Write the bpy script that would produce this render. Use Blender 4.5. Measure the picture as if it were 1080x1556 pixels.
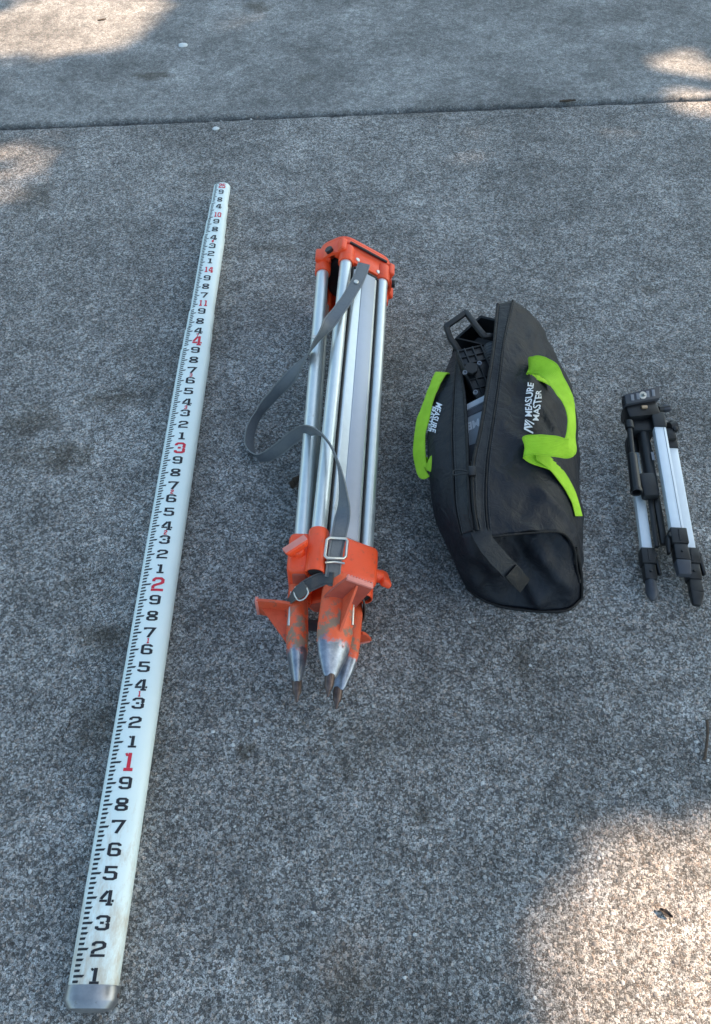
import bpy, bmesh, math, random
import numpy as np
from mathutils import Vector, Matrix, noise as mnoise
from mathutils.bvhtree import BVHTree

for o in list(bpy.data.objects):
    bpy.data.objects.remove(o, do_unlink=True)
scene = bpy.context.scene
COL = scene.collection
R = math.radians
rnd = random.Random(7)

# ------------------------------------------------------------------ camera
FPX = 1200.0                      # focal length in photo pixels (1080 x 1556)
TH = math.atan(1659.5 / FPX)      # pitch below the horizon
CH = 1.208                        # camera height, from the tenths of a foot on the staff
cd = bpy.data.cameras.new('camera')
cam = bpy.data.objects.new('camera', cd)
COL.objects.link(cam)
cam.location = (0, 0, CH)
cam.rotation_euler = (math.pi / 2 - TH, 0, 0)
cd.sensor_fit = 'VERTICAL'
cd.sensor_height = 24.0
cd.sensor_width = 24.0 * 1080 / 1556
cd.lens = FPX / 1556 * 24.0
cd.clip_start = 0.05
cd.clip_end = 500
scene.camera = cam

# ------------------------------------------------------------------ light
SUN_EL, SUN_AZ = R(44), R(12)     # azimuth measured from +X towards +Y
SUND = Vector((math.cos(SUN_EL) * math.cos(SUN_AZ), math.cos(SUN_EL) * math.sin(SUN_AZ), math.sin(SUN_EL)))
w = bpy.data.worlds.new('World')
scene.world = w
w.use_nodes = True
nt = w.node_tree
sky = nt.nodes.new('ShaderNodeTexSky')
sky.sky_type = 'NISHITA'
sky.sun_disc = False
sky.sun_elevation = SUN_EL
sky.sun_rotation = math.pi / 2 - SUN_AZ
sky.air_density = 1.0
sky.dust_density = 2.0
sky.ozone_density = 1.0
bg = nt.nodes['Background']
nt.links.new(sky.outputs[0], bg.inputs[0])
bg.inputs[1].default_value = 0.10
sl = bpy.data.lights.new('sun', 'SUN')
sl.energy = 4.9
sl.angle = R(0.53)
sl.color = (1.0, 0.70, 0.55)
so = bpy.data.objects.new('sun', sl)
COL.objects.link(so)
so.rotation_euler = (-SUND).to_track_quat('-Z', 'Y').to_euler()
so.location = SUND * 20
vs = scene.view_settings
vs.view_transform = 'Standard'
vs.look = 'None'
vs.gamma = 1.0
vs.use_curve_mapping = False
vs.exposure = 1.85
vs.use_white_balance = True
vs.white_balance_temperature = 6700
vs.white_balance_tint = -4
scene.render.engine = 'CYCLES'


# ------------------------------------------------------------------ helpers
def P(px, py, z=0.0):
    """point at height z on the ray through a photo pixel"""
    x = (px - 540) / FPX
    y = -(py - 778) / FPX
    d = Vector((x, math.cos(TH) + y * math.sin(TH), -math.sin(TH) + y * math.cos(TH)))
    t = (z - CH) / d.z
    return Vector((0, 0, CH)) + d * t


ROOT = {}


def empty(name, loc, label, cat, group=None):
    o = bpy.data.objects.new(name, None)
    COL.objects.link(o)
    o.location = loc
    o.empty_display_size = 0.05
    o['label'] = label
    o['category'] = cat
    if group:
        o['group'] = group
    ROOT[o.name] = Vector(loc)
    return o


def org(o):
    while o.parent:
        o = o.parent
    return ROOT.get(o.name, Vector((0, 0, 0)))


def mk(name, verts, faces, mat, parent=None, smooth=False, label=None):
    """mesh from world-space verts; origin is the root thing's origin"""
    o0 = org(parent) if parent else Vector((0, 0, 0))
    me = bpy.data.meshes.new(name)
    me.from_pydata([tuple(Vector(v) - o0) for v in verts], [], faces)
    me.update()
    if mat:
        me.materials.append(mat)
    if smooth:
        me.polygons.foreach_set('use_smooth', [True] * len(me.polygons))
    o = bpy.data.objects.new(name, me)
    COL.objects.link(o)
    o.parent = parent
    if label:
        o['label'] = label
    return o


def from_bm(name, bm, mat, parent=None, smooth=True, angle=35):
    o0 = org(parent) if parent else Vector((0, 0, 0))
    bmesh.ops.recalc_face_normals(bm, faces=bm.faces)
    bmesh.ops.translate(bm, verts=bm.verts, vec=-o0)
    me = bpy.data.meshes.new(name)
    bm.to_mesh(me)
    bm.free()
    if mat:
        me.materials.append(mat)
    if smooth:
        me.polygons.foreach_set('use_smooth', [True] * len(me.polygons))
        me.set_sharp_from_angle(angle=R(angle))
    o = bpy.data.objects.new(name, me)
    COL.objects.link(o)
    o.parent = parent
    return o


def frame(p0, p1, up):
    ez = (p1 - p0).normalized()
    ex = up.cross(ez)
    if ex.length < 1e-6:
        ex = Vector((1, 0, 0))
    ex.normalize()
    ey = ez.cross(ex).normalized()
    return ex, ey, ez


def bm_beam(bm, p0, p1, wd, ht, up=Vector((0, 0, 1)), bev=0.002, w1=None, h1=None, seg=2):
    """box from p0 to p1; wd across, ht along up; optional other end size"""
    ex, ey, ez = frame(p0, p1, up)
    w1 = wd if w1 is None else w1
    h1 = ht if h1 is None else h1
    vs_ = []
    for p, a, b in ((p0, wd, ht), (p1, w1, h1)):
        for sx, sy in ((-1, -1), (1, -1), (1, 1), (-1, 1)):
            vs_.append(bm.verts.new(p + ex * sx * a / 2 + ey * sy * b / 2))
    fs = [(3, 2, 1, 0), (4, 5, 6, 7), (0, 1, 5, 4), (1, 2, 6, 5), (2, 3, 7, 6), (3, 0, 4, 7)]
    faces = [bm.faces.new([vs_[i] for i in f]) for f in fs]
    if bev > 0:
        es = list({e for f in faces for e in f.edges})
        bmesh.ops.bevel(bm, geom=es, offset=bev, segments=seg, affect='EDGES', profile=0.5)


def bm_lathe(bm, p0, p1, prof, n=24, up=Vector((0, 0, 1)), sx=1.0, sy=1.0):
    """prof: list of (t metres from p0 along axis, radius); open or capped by radius 0"""
    ex, ey, ez = frame(p0, p1, up)
    rings = []
    for t, r in prof:
        c = p0 + ez * t
        if r < 1e-6:
            rings.append([bm.verts.new(c)])
        else:
            rings.append([bm.verts.new(c + ex * math.cos(2 * math.pi * k / n) * r * sx + ey * math.sin(2 * math.pi * k / n) * r * sy) for k in range(n)])
    for a, b in zip(rings, rings[1:]):
        for k in range(n):
            k2 = (k + 1) % n
            if len(a) == 1 and len(b) == 1:
                continue
            if len(a) == 1:
                bm.faces.new((a[0], b[k2], b[k]))
            elif len(b) == 1:
                bm.faces.new((a[k], a[k2], b[0]))
            else:
                bm.faces.new((a[k], a[k2], b[k2], b[k]))


def bm_cyl(bm, p0, p1, r, n=20, ch=0.001, r1=None):
    L = (p1 - p0).length
    r1 = r if r1 is None else r1
    bm_lathe(bm, p0, p1, [(0, 0), (0, r - ch), (ch, r), (L - ch, r1), (L, r1 - ch), (L, 0)], n)


def beam(name, p0, p1, wd, ht, mat, parent, **k):
    bm = bmesh.new()
    bm_beam(bm, p0, p1, wd, ht, **k)
    return from_bm(name, bm, mat, parent)


def cyl(name, p0, p1, r, mat, parent, **k):
    bm = bmesh.new()
    bm_cyl(bm, p0, p1, r, **k)
    return from_bm(name, bm, mat, parent)


def lathe(name, p0, p1, prof, mat, parent, **k):
    bm = bmesh.new()
    bm_lathe(bm, p0, p1, prof, **k)
    return from_bm(name, bm, mat, parent)


def crom(pts, n):
    """Catmull-Rom through points, n samples per span"""
    pts = [Vector(p) for p in pts]
    ext = [pts[0] * 2 - pts[1]] + pts + [pts[-1] * 2 - pts[-2]]
    out = []
    for i in range(1, len(ext) - 2):
        a, b, c, d = ext[i - 1:i + 3]
        for k in range(n):
            t = k / n
            out.append(0.5 * ((2 * b) + (c - a) * t + (2 * a - 5 * b + 4 * c - d) * t * t + (3 * b - a - 3 * c + d) * t ** 3))
    out.append(pts[-1])
    return out


def ribbon(name, pts, wdirs, width, mat, parent, thick=0.0025, n=8, cross=4, wob=0.0, seed=0.0):
    """strap: centre points, width direction at each point"""
    c = crom(pts, n)
    wv = crom(wdirs, n)
    verts, faces, acr = [], [], []
    m = len(c)
    for i in range(m):
        tg = (c[min(i + 1, m - 1)] - c[max(i - 1, 0)]).normalized()
        wd = wv[i] - tg * wv[i].dot(tg)
        wd.normalize()
        nn = tg.cross(wd).normalized()
        ww = width * (1 + wob * mnoise.noise(Vector((i * 0.21, seed, 0))))
        row = []
        for side in (1, -1):
            for k in range(cross + 1):
                f = k / cross - 0.5
                edge = 0.0 if 0 < k < cross else 0.35
                p = c[i] + wd * ww * f * side + nn * side * thick * (0.5 - edge * 0.5) + nn * wob * 0.01 * mnoise.noise(Vector((i * 0.3, f * 2 * side, seed + 5)))
                row.append(p)
                acr.append(f * side)
        verts += row
    q = 2 * (cross + 1)
    for i in range(m - 1):
        for k in range(q):
            k2 = (k + 1) % q
            faces.append((i * q + k, i * q + k2, (i + 1) * q + k2, (i + 1) * q + k))
    faces.append(tuple(range(q)))
    faces.append(tuple((m - 1) * q + k for k in reversed(range(q))))
    o = mk(name, verts, faces, mat, parent, smooth=True)
    o.data.attributes.new('across', 'FLOAT', 'POINT').data.foreach_set('value', acr)
    bm = bmesh.new()
    bm.from_mesh(o.data)
    bmesh.ops.recalc_face_normals(bm, faces=bm.faces)
    bm.to_mesh(o.data)
    bm.free()
    o.data.set_sharp_from_angle(angle=R(60))
    return o


def wire(name, pts, r, mat, parent, closed=False, n=8):
    """round bar through points (no smoothing)"""
    verts, faces = [], []
    m = len(pts)
    for i, p in enumerate(pts):
        a = pts[(i - 1) % m] if (closed or i > 0) else p
        b = pts[(i + 1) % m] if (closed or i < m - 1) else p
        tg = (b - a).normalized()
        ux = tg.cross(Vector((0.13, 0.2, 0.97))).normalized()
        uy = tg.cross(ux)
        for k in range(n):
            t = 2 * math.pi * k / n
            verts.append(p + ux * math.cos(t) * r + uy * math.sin(t) * r)
    for i in range(m if closed else m - 1):
        j = (i + 1) % m
        for k in range(n):
            k2 = (k + 1) % n
            faces.append((i * n + k, i * n + k2, j * n + k2, j * n + k))
    if not closed:
        faces.append(tuple(range(n)))
        faces.append(tuple((m - 1) * n + k for k in reversed(range(n))))
    return mk(name, verts, faces, mat, parent, smooth=True)


# ------------------------------------------------------------------ materials
class N:
    """tiny node builder"""
    def __init__(s, name):
        s.m = bpy.data.materials.new(name)
        s.m.use_nodes = True
        s.t = s.m.node_tree
        s.b = s.t.nodes['Principled BSDF']
        s.co = s.t.nodes.new('ShaderNodeTexCoord').outputs['Object']

    def n(s, typ, **kw):
        nd = s.t.nodes.new(typ)
        for k, v in kw.items():
            setattr(nd, k, v)
        return nd

    def l(s, a, b):
        s.t.links.new(a, b)

    def noise(s, scale, detail=4, rough=0.55, co=None, dist=0.0):
        nd = s.n('ShaderNodeTexNoise')
        nd.inputs['Scale'].default_value = scale
        nd.inputs['Detail'].default_value = detail
        nd.inputs['Roughness'].default_value = rough
        nd.inputs['Distortion'].default_value = dist
        s.l(co or s.co, nd.inputs['Vector'])
        return nd

    def vor(s, scale, feat='F1', co=None, rnd_=1.0):
        nd = s.n('ShaderNodeTexVoronoi', feature=feat)
        nd.inputs['Scale'].default_value = scale
        nd.inputs['Randomness'].default_value = rnd_
        s.l(co or s.co, nd.inputs['Vector'])
        return nd

    def ramp(s, src, stops, interp='LINEAR'):
        nd = s.n('ShaderNodeValToRGB')
        nd.color_ramp.interpolation = interp
        el = nd.color_ramp.elements
        while len(el) < len(stops):
            el.new(0.5)
        for e, (p, c) in zip(el, stops):
            e.position = p
            e.color = (c, c, c, 1) if isinstance(c, (int, float)) else (*c, 1)
        s.l(src, nd.inputs[0])
        return nd.outputs[0]

    def mix(s, fac, a, b, mode='MIX'):
        nd = s.n('ShaderNodeMix', data_type='RGBA', blend_type=mode)
        for v, i in ((fac, 0), (a, 6), (b, 7)):
            if isinstance(v, (int, float)):
                nd.inputs[i].default_value = v if i == 0 else (v, v, v, 1)
            elif isinstance(v, tuple):
                nd.inputs[i].default_value = (*v, 1)
            else:
                s.l(v, nd.inputs[i])
        return nd.outputs[2]

    def math(s, op, a, b=0.0):
        nd = s.n('ShaderNodeMath', operation=op)
        for i, v in enumerate((a, b)):
            if isinstance(v, (int, float)):
                nd.inputs[i].default_value = v
            else:
                s.l(v, nd.inputs[i])
        return nd.outputs[0]

    def bump(s, h, dist, strength=1.0):
        nd = s.n('ShaderNodeBump')
        nd.inputs['Distance'].default_value = dist
        nd.inputs['Strength'].default_value = strength
        s.l(h, nd.inputs['Height'])
        s.l(nd.outputs[0], s.b.inputs['Normal'])

    def set(s, **kw):
        for k, v in kw.items():
            i = s.b.inputs[k.replace('_', ' ')]
            if isinstance(v, (int, float)):
                i.default_value = v
            elif isinstance(v, tuple):
                i.default_value = (*v, 1)
            else:
                s.l(v, i)
        return s


def simple(name, col, rough=0.5, metal=0.0, var=0.25, scale=40, bump=0.0, bscale=300, dirt=None, dirt_amt=(0.55, 0.75), dirt_scale=25, **kw):
    m = N(name)
    nz = m.noise(scale, 5, 0.6)
    c = m.mix(m.ramp(nz.outputs[0], [(0.25, 0.0), (0.75, 1.0)]), tuple(x * (1 - var) for x in col), tuple(min(1, x * (1 + var * 0.6)) for x in col))
    r = m.ramp(nz.outputs[0], [(0.2, max(0, rough - 0.08)), (0.8, min(1, rough + 0.1))])
    if dirt:
        dn = m.noise(dirt_scale, 6, 0.7)
        f = m.ramp(dn.outputs[0], [(dirt_amt[0], 0.0), (dirt_amt[1], 1.0)])
        c = m.mix(f, c, dirt)
        r = m.mix(f, r, 0.85)
    m.set(Base_Color=c, Roughness=r, Metallic=metal)
    if bump:
        m.bump(m.noise(bscale, 3).outputs[0], bump)
    for k, v in kw.items():
        m.set(**{k: v})
    return m.m


def concrete(name, blobs, smooth=0.0):
    m = N(name)
    mid = m.vor(310)
    mcol = m.n('ShaderNodeSeparateColor')
    m.l(mid.outputs['Color'], mcol.inputs[0])
    nz = m.noise(540, 3, 0.75)
    # pale sand grains standing out of a darker paste
    v = m.math('ADD', m.math('MULTIPLY', nz.outputs[0], 1.0), m.math('MULTIPLY', m.math('SUBTRACT', mcol.outputs[0], 0.5), 0.26))
    base = m.ramp(v, [(0.28, 0.046), (0.42, 0.102), (0.52, 0.232), (0.61, 0.43), (0.72, 0.63)])
    hue = m.ramp(mcol.outputs[2], [(0.0, (1.08, 0.98, 0.90)), (0.25, (1.0, 1.0, 1.0)), (0.8, (0.97, 1.0, 1.02)), (1.0, (1.16, 0.98, 0.86))])
    base = m.mix(1.0, base, hue, 'MULTIPLY')
    # larger chips, pale and dark, of uneven outline
    wco = m.n('ShaderNodeVectorMath', operation='ADD')
    wsc = m.n('ShaderNodeVectorMath', operation='SCALE')
    m.l(nz.outputs['Color'], wsc.inputs[0])
    wsc.inputs['Scale'].default_value = 0.009
    m.l(m.co, wco.inputs[0])
    m.l(wsc.outputs[0], wco.inputs[1])
    sp = m.vor(105, co=wco.outputs[0])
    spc = m.n('ShaderNodeSeparateColor')
    m.l(sp.outputs['Color'], spc.inputs[0])
    near = m.ramp(m.math('ADD', sp.outputs['Distance'], m.math('MULTIPLY', spc.outputs[2], 0.22)), [(0.26, 1.0), (0.34, 0.0)])
    base = m.mix(m.math('MULTIPLY', near, m.ramp(spc.outputs[0], [(0.80, 0.0), (1.0, 0.8)])), base, (0.56, 0.57, 0.56))
    base = m.mix(m.math('MULTIPLY', near, m.ramp(spc.outputs[1], [(0.78, 0.0), (0.95, 0.8)])), base, (0.10, 0.10, 0.105))
    if smooth:
        base = m.mix(smooth, base, (0.225, 0.23, 0.228))
    # broad weathering
    big = m.noise(3.2, 6, 0.62, dist=0.5)
    base = m.mix(1.0, base, m.ramp(big.outputs[0], [(0.30, 0.64), (0.5, 0.95), (0.70, 1.32)]), 'MULTIPLY')
    clu = m.noise(52, 5, 0.7, dist=0.6)
    base = m.mix(1.0, base, m.ramp(clu.outputs[0], [(0.32, 0.66), (0.5, 0.98), (0.68, 1.38)]), 'MULTIPLY')
    med = m.noise(14, 5, 0.65, dist=0.4)
    base = m.mix(1.0, base, m.ramp(med.outputs[0], [(0.30, 0.72), (0.5, 1.0), (0.70, 1.26)]), 'MULTIPLY')
    # brown organic stains with shapes of their own
    warp = m.noise(22, 5, 0.7)
    acc = None
    for (x, y, rx, ry, amt) in blobs:
        mp = m.n('ShaderNodeMapping', vector_type='POINT')
        mp.inputs['Location'].default_value = (-x / rx, -y / ry, 0)
        mp.inputs['Scale'].default_value = (1 / rx, 1 / ry, 0)
        m.l(m.co, mp.inputs['Vector'])
        ln = m.n('ShaderNodeVectorMath', operation='LENGTH')
        m.l(mp.outputs[0], ln.inputs[0])
        d = m.math('ADD', ln.outputs['Value'], m.math('MULTIPLY', m.math('SUBTRACT', warp.outputs[0], 0.5), 2.6))
        f = m.ramp(d, [(0.35, amt), (1.0, 0.0)])
        acc = f if acc is None else m.math('MAXIMUM', acc, f)
    if acc is not None:
        base = m.mix(acc, base, m.mix(0.55, base, (0.050, 0.041, 0.030)))
        base = m.mix(acc, base, m.mix(1.0, base, (0.62, 0.58, 0.52), 'MULTIPLY'))
    rough = m.ramp(mcol.outputs[1], [(0.0, 0.72), (0.7, 0.92), (1.0, 0.55)])
    m.set(Base_Color=base, Roughness=rough)
    m.b.inputs['Specular IOR Level'].default_value = 0.4
    h = m.math('ADD', m.math('MULTIPLY', mid.outputs['Distance'], -0.8), m.math('MULTIPLY', nz.outputs[0], 2.0))
    m.bump(h, 0.0022 * (1 - 0.5 * smooth), 0.9)
    return m.m


M = {}
M['staff'] = None
M['alu'] = simple('brushed_aluminium', (0.66, 0.70, 0.70), 0.36, 0.7, 0.08, 60, dirt=(0.35, 0.30, 0.22), dirt_amt=(0.66, 0.85), dirt_scale=14)
M['alu_flat'] = simple('grey_anodised_bar', (0.40, 0.43, 0.50), 0.45, 0.55, 0.08, 30, dirt=(0.30, 0.26, 0.19), dirt_amt=(0.68, 0.9), dirt_scale=11)
M['dark_gap'] = simple('gap_shade', (0.018, 0.018, 0.02), 0.7)  # near-black that paints the shade in gaps and hollows
M['orange'] = simple('orange_paint', (0.86, 0.084, 0.022), 0.42, 0, 0.10, 30, bump=0.0003, bscale=500, dirt=(0.40, 0.085, 0.05), dirt_amt=(0.58, 0.74), dirt_scale=55)
M['orange_worn'] = simple('worn_orange_paint', (0.66, 0.095, 0.035), 0.55, 0, 0.2, 60, bump=0.0006, bscale=300, dirt=(0.13, 0.105, 0.075), dirt_amt=(0.56, 0.66), dirt_scale=34)
M['red_face'] = simple('dark_red_paint', (0.42, 0.085, 0.055), 0.55, 0, 0.2, 60, dirt=(0.12, 0.09, 0.07), dirt_amt=(0.60, 0.8), dirt_scale=40)  # darker red for the clamp recesses and one foot step
M['pinkish'] = simple('rubbed_pink_paint', (0.72, 0.24, 0.19), 0.5, 0, 0.15, 60)
M['steel'] = simple('scuffed_steel', (0.42, 0.46, 0.53), 0.38, 0.9, 0.25, 70, dirt=(0.16, 0.15, 0.14), dirt_amt=(0.58, 0.8), dirt_scale=70, bump=0.0003, bscale=220)
M['rust'] = simple('rusty_steel', (0.13, 0.095, 0.085), 0.42, 0.8, 0.4, 120, bump=0.0006, bscale=300)
M['chrome'] = simple('dull_metal_buckle', (0.62, 0.61, 0.57), 0.38, 0.9, 0.15, 90)
M['leather'] = simple('grey_leather', (0.115, 0.128, 0.148), 0.5, 0, 0.25, 25, bump=0.0004, bscale=420, dirt=(0.16, 0.15, 0.13), dirt_amt=(0.6, 0.85), dirt_scale=30)
M['leather_dk'] = simple('dark_leather', (0.05, 0.054, 0.06), 0.55, 0, 0.25, 25, bump=0.0004, bscale=420, dirt=(0.11, 0.10, 0.085), dirt_amt=(0.6, 0.85), dirt_scale=40)
def leather(name, col, edge, worn):
    m = N(name)
    at = m.n('ShaderNodeAttribute')
    at.attribute_name = 'across'
    n1 = m.noise(28, 6, 0.68)
    n2 = m.noise(240, 4, 0.6)
    c = m.mix(m.ramp(n1.outputs[0], [(0.35, 0.0), (0.72, 1.0)]), col, worn)
    ed = m.ramp(m.math('ADD', m.math('ABSOLUTE', at.outputs['Fac']), m.math('MULTIPLY', m.math('SUBTRACT', n1.outputs[0], 0.5), 0.10)), [(0.40, 0.0), (0.50, 0.9)])
    c = m.mix(ed, c, edge)
    gr = m.ramp(m.math('ABSOLUTE', m.math('SUBTRACT', m.math('ABSOLUTE', at.outputs['Fac']), 0.36)), [(0.008, 1.0), (0.022, 0.0)])
    c = m.mix(m.math('MULTIPLY', gr, 0.55), c, tuple(x * 0.4 for x in col))
    c = m.mix(m.ramp(n2.outputs[0], [(0.30, 0.3), (0.5, 0.0)]), c, tuple(x * 0.6 for x in col))
    m.set(Base_Color=c, Roughness=m.ramp(n1.outputs[0], [(0.3, 0.42), (0.7, 0.66)]))
    m.bump(m.math('ADD', n2.outputs[0], m.math('MULTIPLY', gr, -1.0)), 0.0006, 0.8)
    return m.m


M['leather'] = leather('grey_leather', (0.105, 0.117, 0.136), (0.21, 0.21, 0.20), (0.150, 0.155, 0.160))
M['leather_dk'] = leather('dark_leather', (0.048, 0.052, 0.058), (0.10, 0.095, 0.085), (0.085, 0.080, 0.072))
M['blk'] = simple('black_plastic', (0.009, 0.0095, 0.011), 0.40, 0, 0.3, 50, bump=0.0002, bscale=600)
M['blk_dusty'] = simple('dusty_black_plastic', (0.010, 0.0105, 0.012), 0.45, 0, 0.3, 50, dirt=(0.035, 0.034, 0.032), dirt_amt=(0.5, 0.8), dirt_scale=50)
M['gry_plastic'] = simple('charcoal_plastic', (0.045, 0.048, 0.060), 0.5, 0, 0.15, 50)
M['pad'] = simple('grey_rubber_pad', (0.22, 0.225, 0.25), 0.7)
M['silver'] = simple('satin_silver_channel', (0.80, 0.83, 0.86), 0.40, 0.15, 0.05, 30)
M['case'] = simple('grey_case_plastic', (0.30, 0.325, 0.36), 0.45, 0, 0.08, 20)
M['case_lt'] = simple('pale_case_edge', (0.46, 0.48, 0.52), 0.45, 0, 0.08, 20)
M['white_print'] = simple('white_print', (0.78, 0.79, 0.82), 0.6, 0, 0.06, 60)
M['black_print'] = simple('black_print', (0.012, 0.012, 0.016), 0.5, 0, 0.3, 200)
M['red_print'] = simple('red_print', (0.62, 0.018, 0.045), 0.5, 0, 0.2, 150)
M['cap'] = simple('grey_end_cap', (0.36, 0.36, 0.37), 0.38, 0.85, 0.25, 60, dirt=(0.13, 0.11, 0.09), dirt_amt=(0.6, 0.8), dirt_scale=50)


def staff_mat(end_y):
    m = N('white_fibreglass')
    n1 = m.noise(9, 5, 0.6)
    c = m.mix(m.ramp(n1.outputs[0], [(0.3, 0.0), (0.7, 1.0)]), (0.70, 0.79, 0.77), (0.76, 0.83, 0.80))
    sc = m.n('ShaderNodeMapping')
    sc.inputs['Scale'].default_value = (1.0, 0.35, 1.0)
    m.l(m.co, sc.inputs['Vector'])
    st = m.noise(70, 6, 0.75, co=sc.outputs[0])
    sep = m.n('ShaderNodeSeparateXYZ')
    m.l(m.co, sep.inputs[0])
    near = m.ramp(m.math('SUBTRACT', sep.outputs[1], 0.0), [(0.0, 0.42), (0.09, 0.34), (0.30, 0.12), (0.6, 0.03)])
    f = m.math('MULTIPLY', m.ramp(m.math('ADD', st.outputs[0], near), [(0.74, 0.0), (1.02, 1.0)]), 0.65)
    c = m.mix(f, c, (0.46, 0.34, 0.21))
    scr = m.noise(160, 4, 0.7)
    c = m.mix(m.ramp(scr.outputs[0], [(0.68, 0.0), (0.74, 0.35)]), c, (0.40, 0.36, 0.30))
    m.set(Base_Color=c, Roughness=m.ramp(n1.outputs[0], [(0.2, 0.36), (0.8, 0.5)]))
    return m.m


def fabric(name, col, dust=(0.034, 0.040, 0.054), amt=0.42, weave=900, sheen=0.0):
    m = N(name)
    n1 = m.noise(16, 6, 0.65, dist=0.6)
    n2 = m.noise(150, 3, 0.6)
    c = m.mix(m.math('MULTIPLY', m.ramp(n1.outputs[0], [(0.42, 0.0), (0.78, 1.0)]), amt), col, dust)
    c = m.mix(m.ramp(n2.outputs[0], [(0.3, 0.35), (0.6, 0.0)]), c, tuple(x * 0.6 for x in col))
    m.set(Base_Color=c, Roughness=m.ramp(n1.outputs[0], [(0.3, 0.46), (0.8, 0.7)]))
    m.b.inputs['Specular IOR Level'].default_value = 0.32
    m.b.inputs['Sheen Weight'].default_value = sheen
    m.b.inputs['Sheen Roughness'].default_value = 0.5
    wv = m.vor(weave)
    h = m.math('ADD', m.math('MULTIPLY', wv.outputs['Distance'], 0.05), m.math('MULTIPLY', m.noise(34, 4, 0.6, dist=0.8).outputs[0], 1.0))
    rg_ = m.math('ABSOLUTE', m.math('SUBTRACT', m.noise(15, 2, 0.5, dist=0.3).outputs[0], 0.5))
    h = m.math('ADD', h, m.math('MULTIPLY', m.ramp(rg_, [(0.0, 1.0), (0.10, 0.0)]), 0.17))
    m.bump(h, 0.007, 0.65)
    return m.m


M['bag'] = fabric('black_bag_cloth', (0.0055, 0.0072, 0.0125))
M['band'] = fabric('dusty_zip_band', (0.013, 0.0145, 0.018), (0.066, 0.068, 0.070), 0.5)
M['zip'] = fabric('black_zip', (0.005, 0.005, 0.006), amt=0.1)
M['green'] = None
m_ = N('lime_webbing')
wn = m_.noise(40, 5, 0.65)
at = m_.n('ShaderNodeAttribute')
at.attribute_name = 'across'
rib = m_.math('SINE', m_.math('MULTIPLY', at.outputs['Fac'], 82.0))
sel = m_.ramp(m_.math('ABSOLUTE', at.outputs['Fac']), [(0.40, 0.0), (0.43, 1.0), (0.46, 1.0), (0.49, 0.3)])
gc = m_.mix(m_.ramp(wn.outputs[0], [(0.3, 0), (0.7, 1)]), (0.36, 0.63, 0.020), (0.47, 0.77, 0.040))
gc = m_.mix(m_.ramp(rib, [(0.0, 0.0), (1.0, 0.16)]), gc, (0.20, 0.40, 0.012))
gc = m_.mix(m_.math('MULTIPLY', sel, 0.35), gc, (0.22, 0.42, 0.015))
gc = m_.mix(m_.ramp(m_.noise(70, 6, 0.7).outputs[0], [(0.60, 0.0), (0.75, 0.35)]), gc, (0.20, 0.27, 0.06))
m_.set(Base_Color=gc, Roughness=0.8)
m_.bump(m_.math('ADD', m_.math('MULTIPLY', rib, 0.5), m_.noise(900, 2).outputs[0]), 0.0007, 0.8)
M['green'] = m_.m

# ------------------------------------------------------------------ ground
stain = []
for (px, py, rx, ry, a) in [(175, 608, 0.085, 0.035, 0.8), (50, 640, 0.08, 0.05, 0.7), (95, 695, 0.075, 0.05, 0.9), (20, 690, 0.05, 0.03, 0.5),
                            (150, 968, 0.055, 0.030, 0.95), (112, 888, 0.035, 0.02, 0.5), (145, 1105, 0.05, 0.05, 0.6), (372, 1142, 0.018, 0.016, 0.9),
                            (797, 1010, 0.022, 0.045, 0.6), (392, 12, 0.06, 0.05, 0.9), (228, 117, 0.07, 0.035, 0.8), (465, 118, 0.05, 0.03, 0.4),
                            (420, 378, 0.07, 0.04, 0.5), (50, 300, 0.07, 0.10, 0.6), (645, 1240, 0.02, 0.02, 0.6), (530, 1500, 0.05, 0.06, 0.5),
                            (985, 440, 0.03, 0.02, 0.5), (590, 170, 0.25, 0.05, 0.35), (490, 790, 0.06, 0.25, 0.4), (575, 1130, 0.12, 0.06, 0.35)]:
    p = P(px, py)
    stain.append((p.x, p.y, rx, ry, a * 0.85))
M['concrete'] = concrete('weathered_concrete', stain)
M['concrete_far'] = concrete('smoother_concrete', stain[9:12], 0.5)
M['soil'] = simple('joint_soil', (0.030, 0.025, 0.018), 0.95, 0, 0.5, 60, bump=0.004, bscale=120)

J0, J1 = P(0, 194), P(1080, 149)
jd = (J1 - J0).normalized()
jn = Vector((-jd.y, jd.x, 0))


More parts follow.
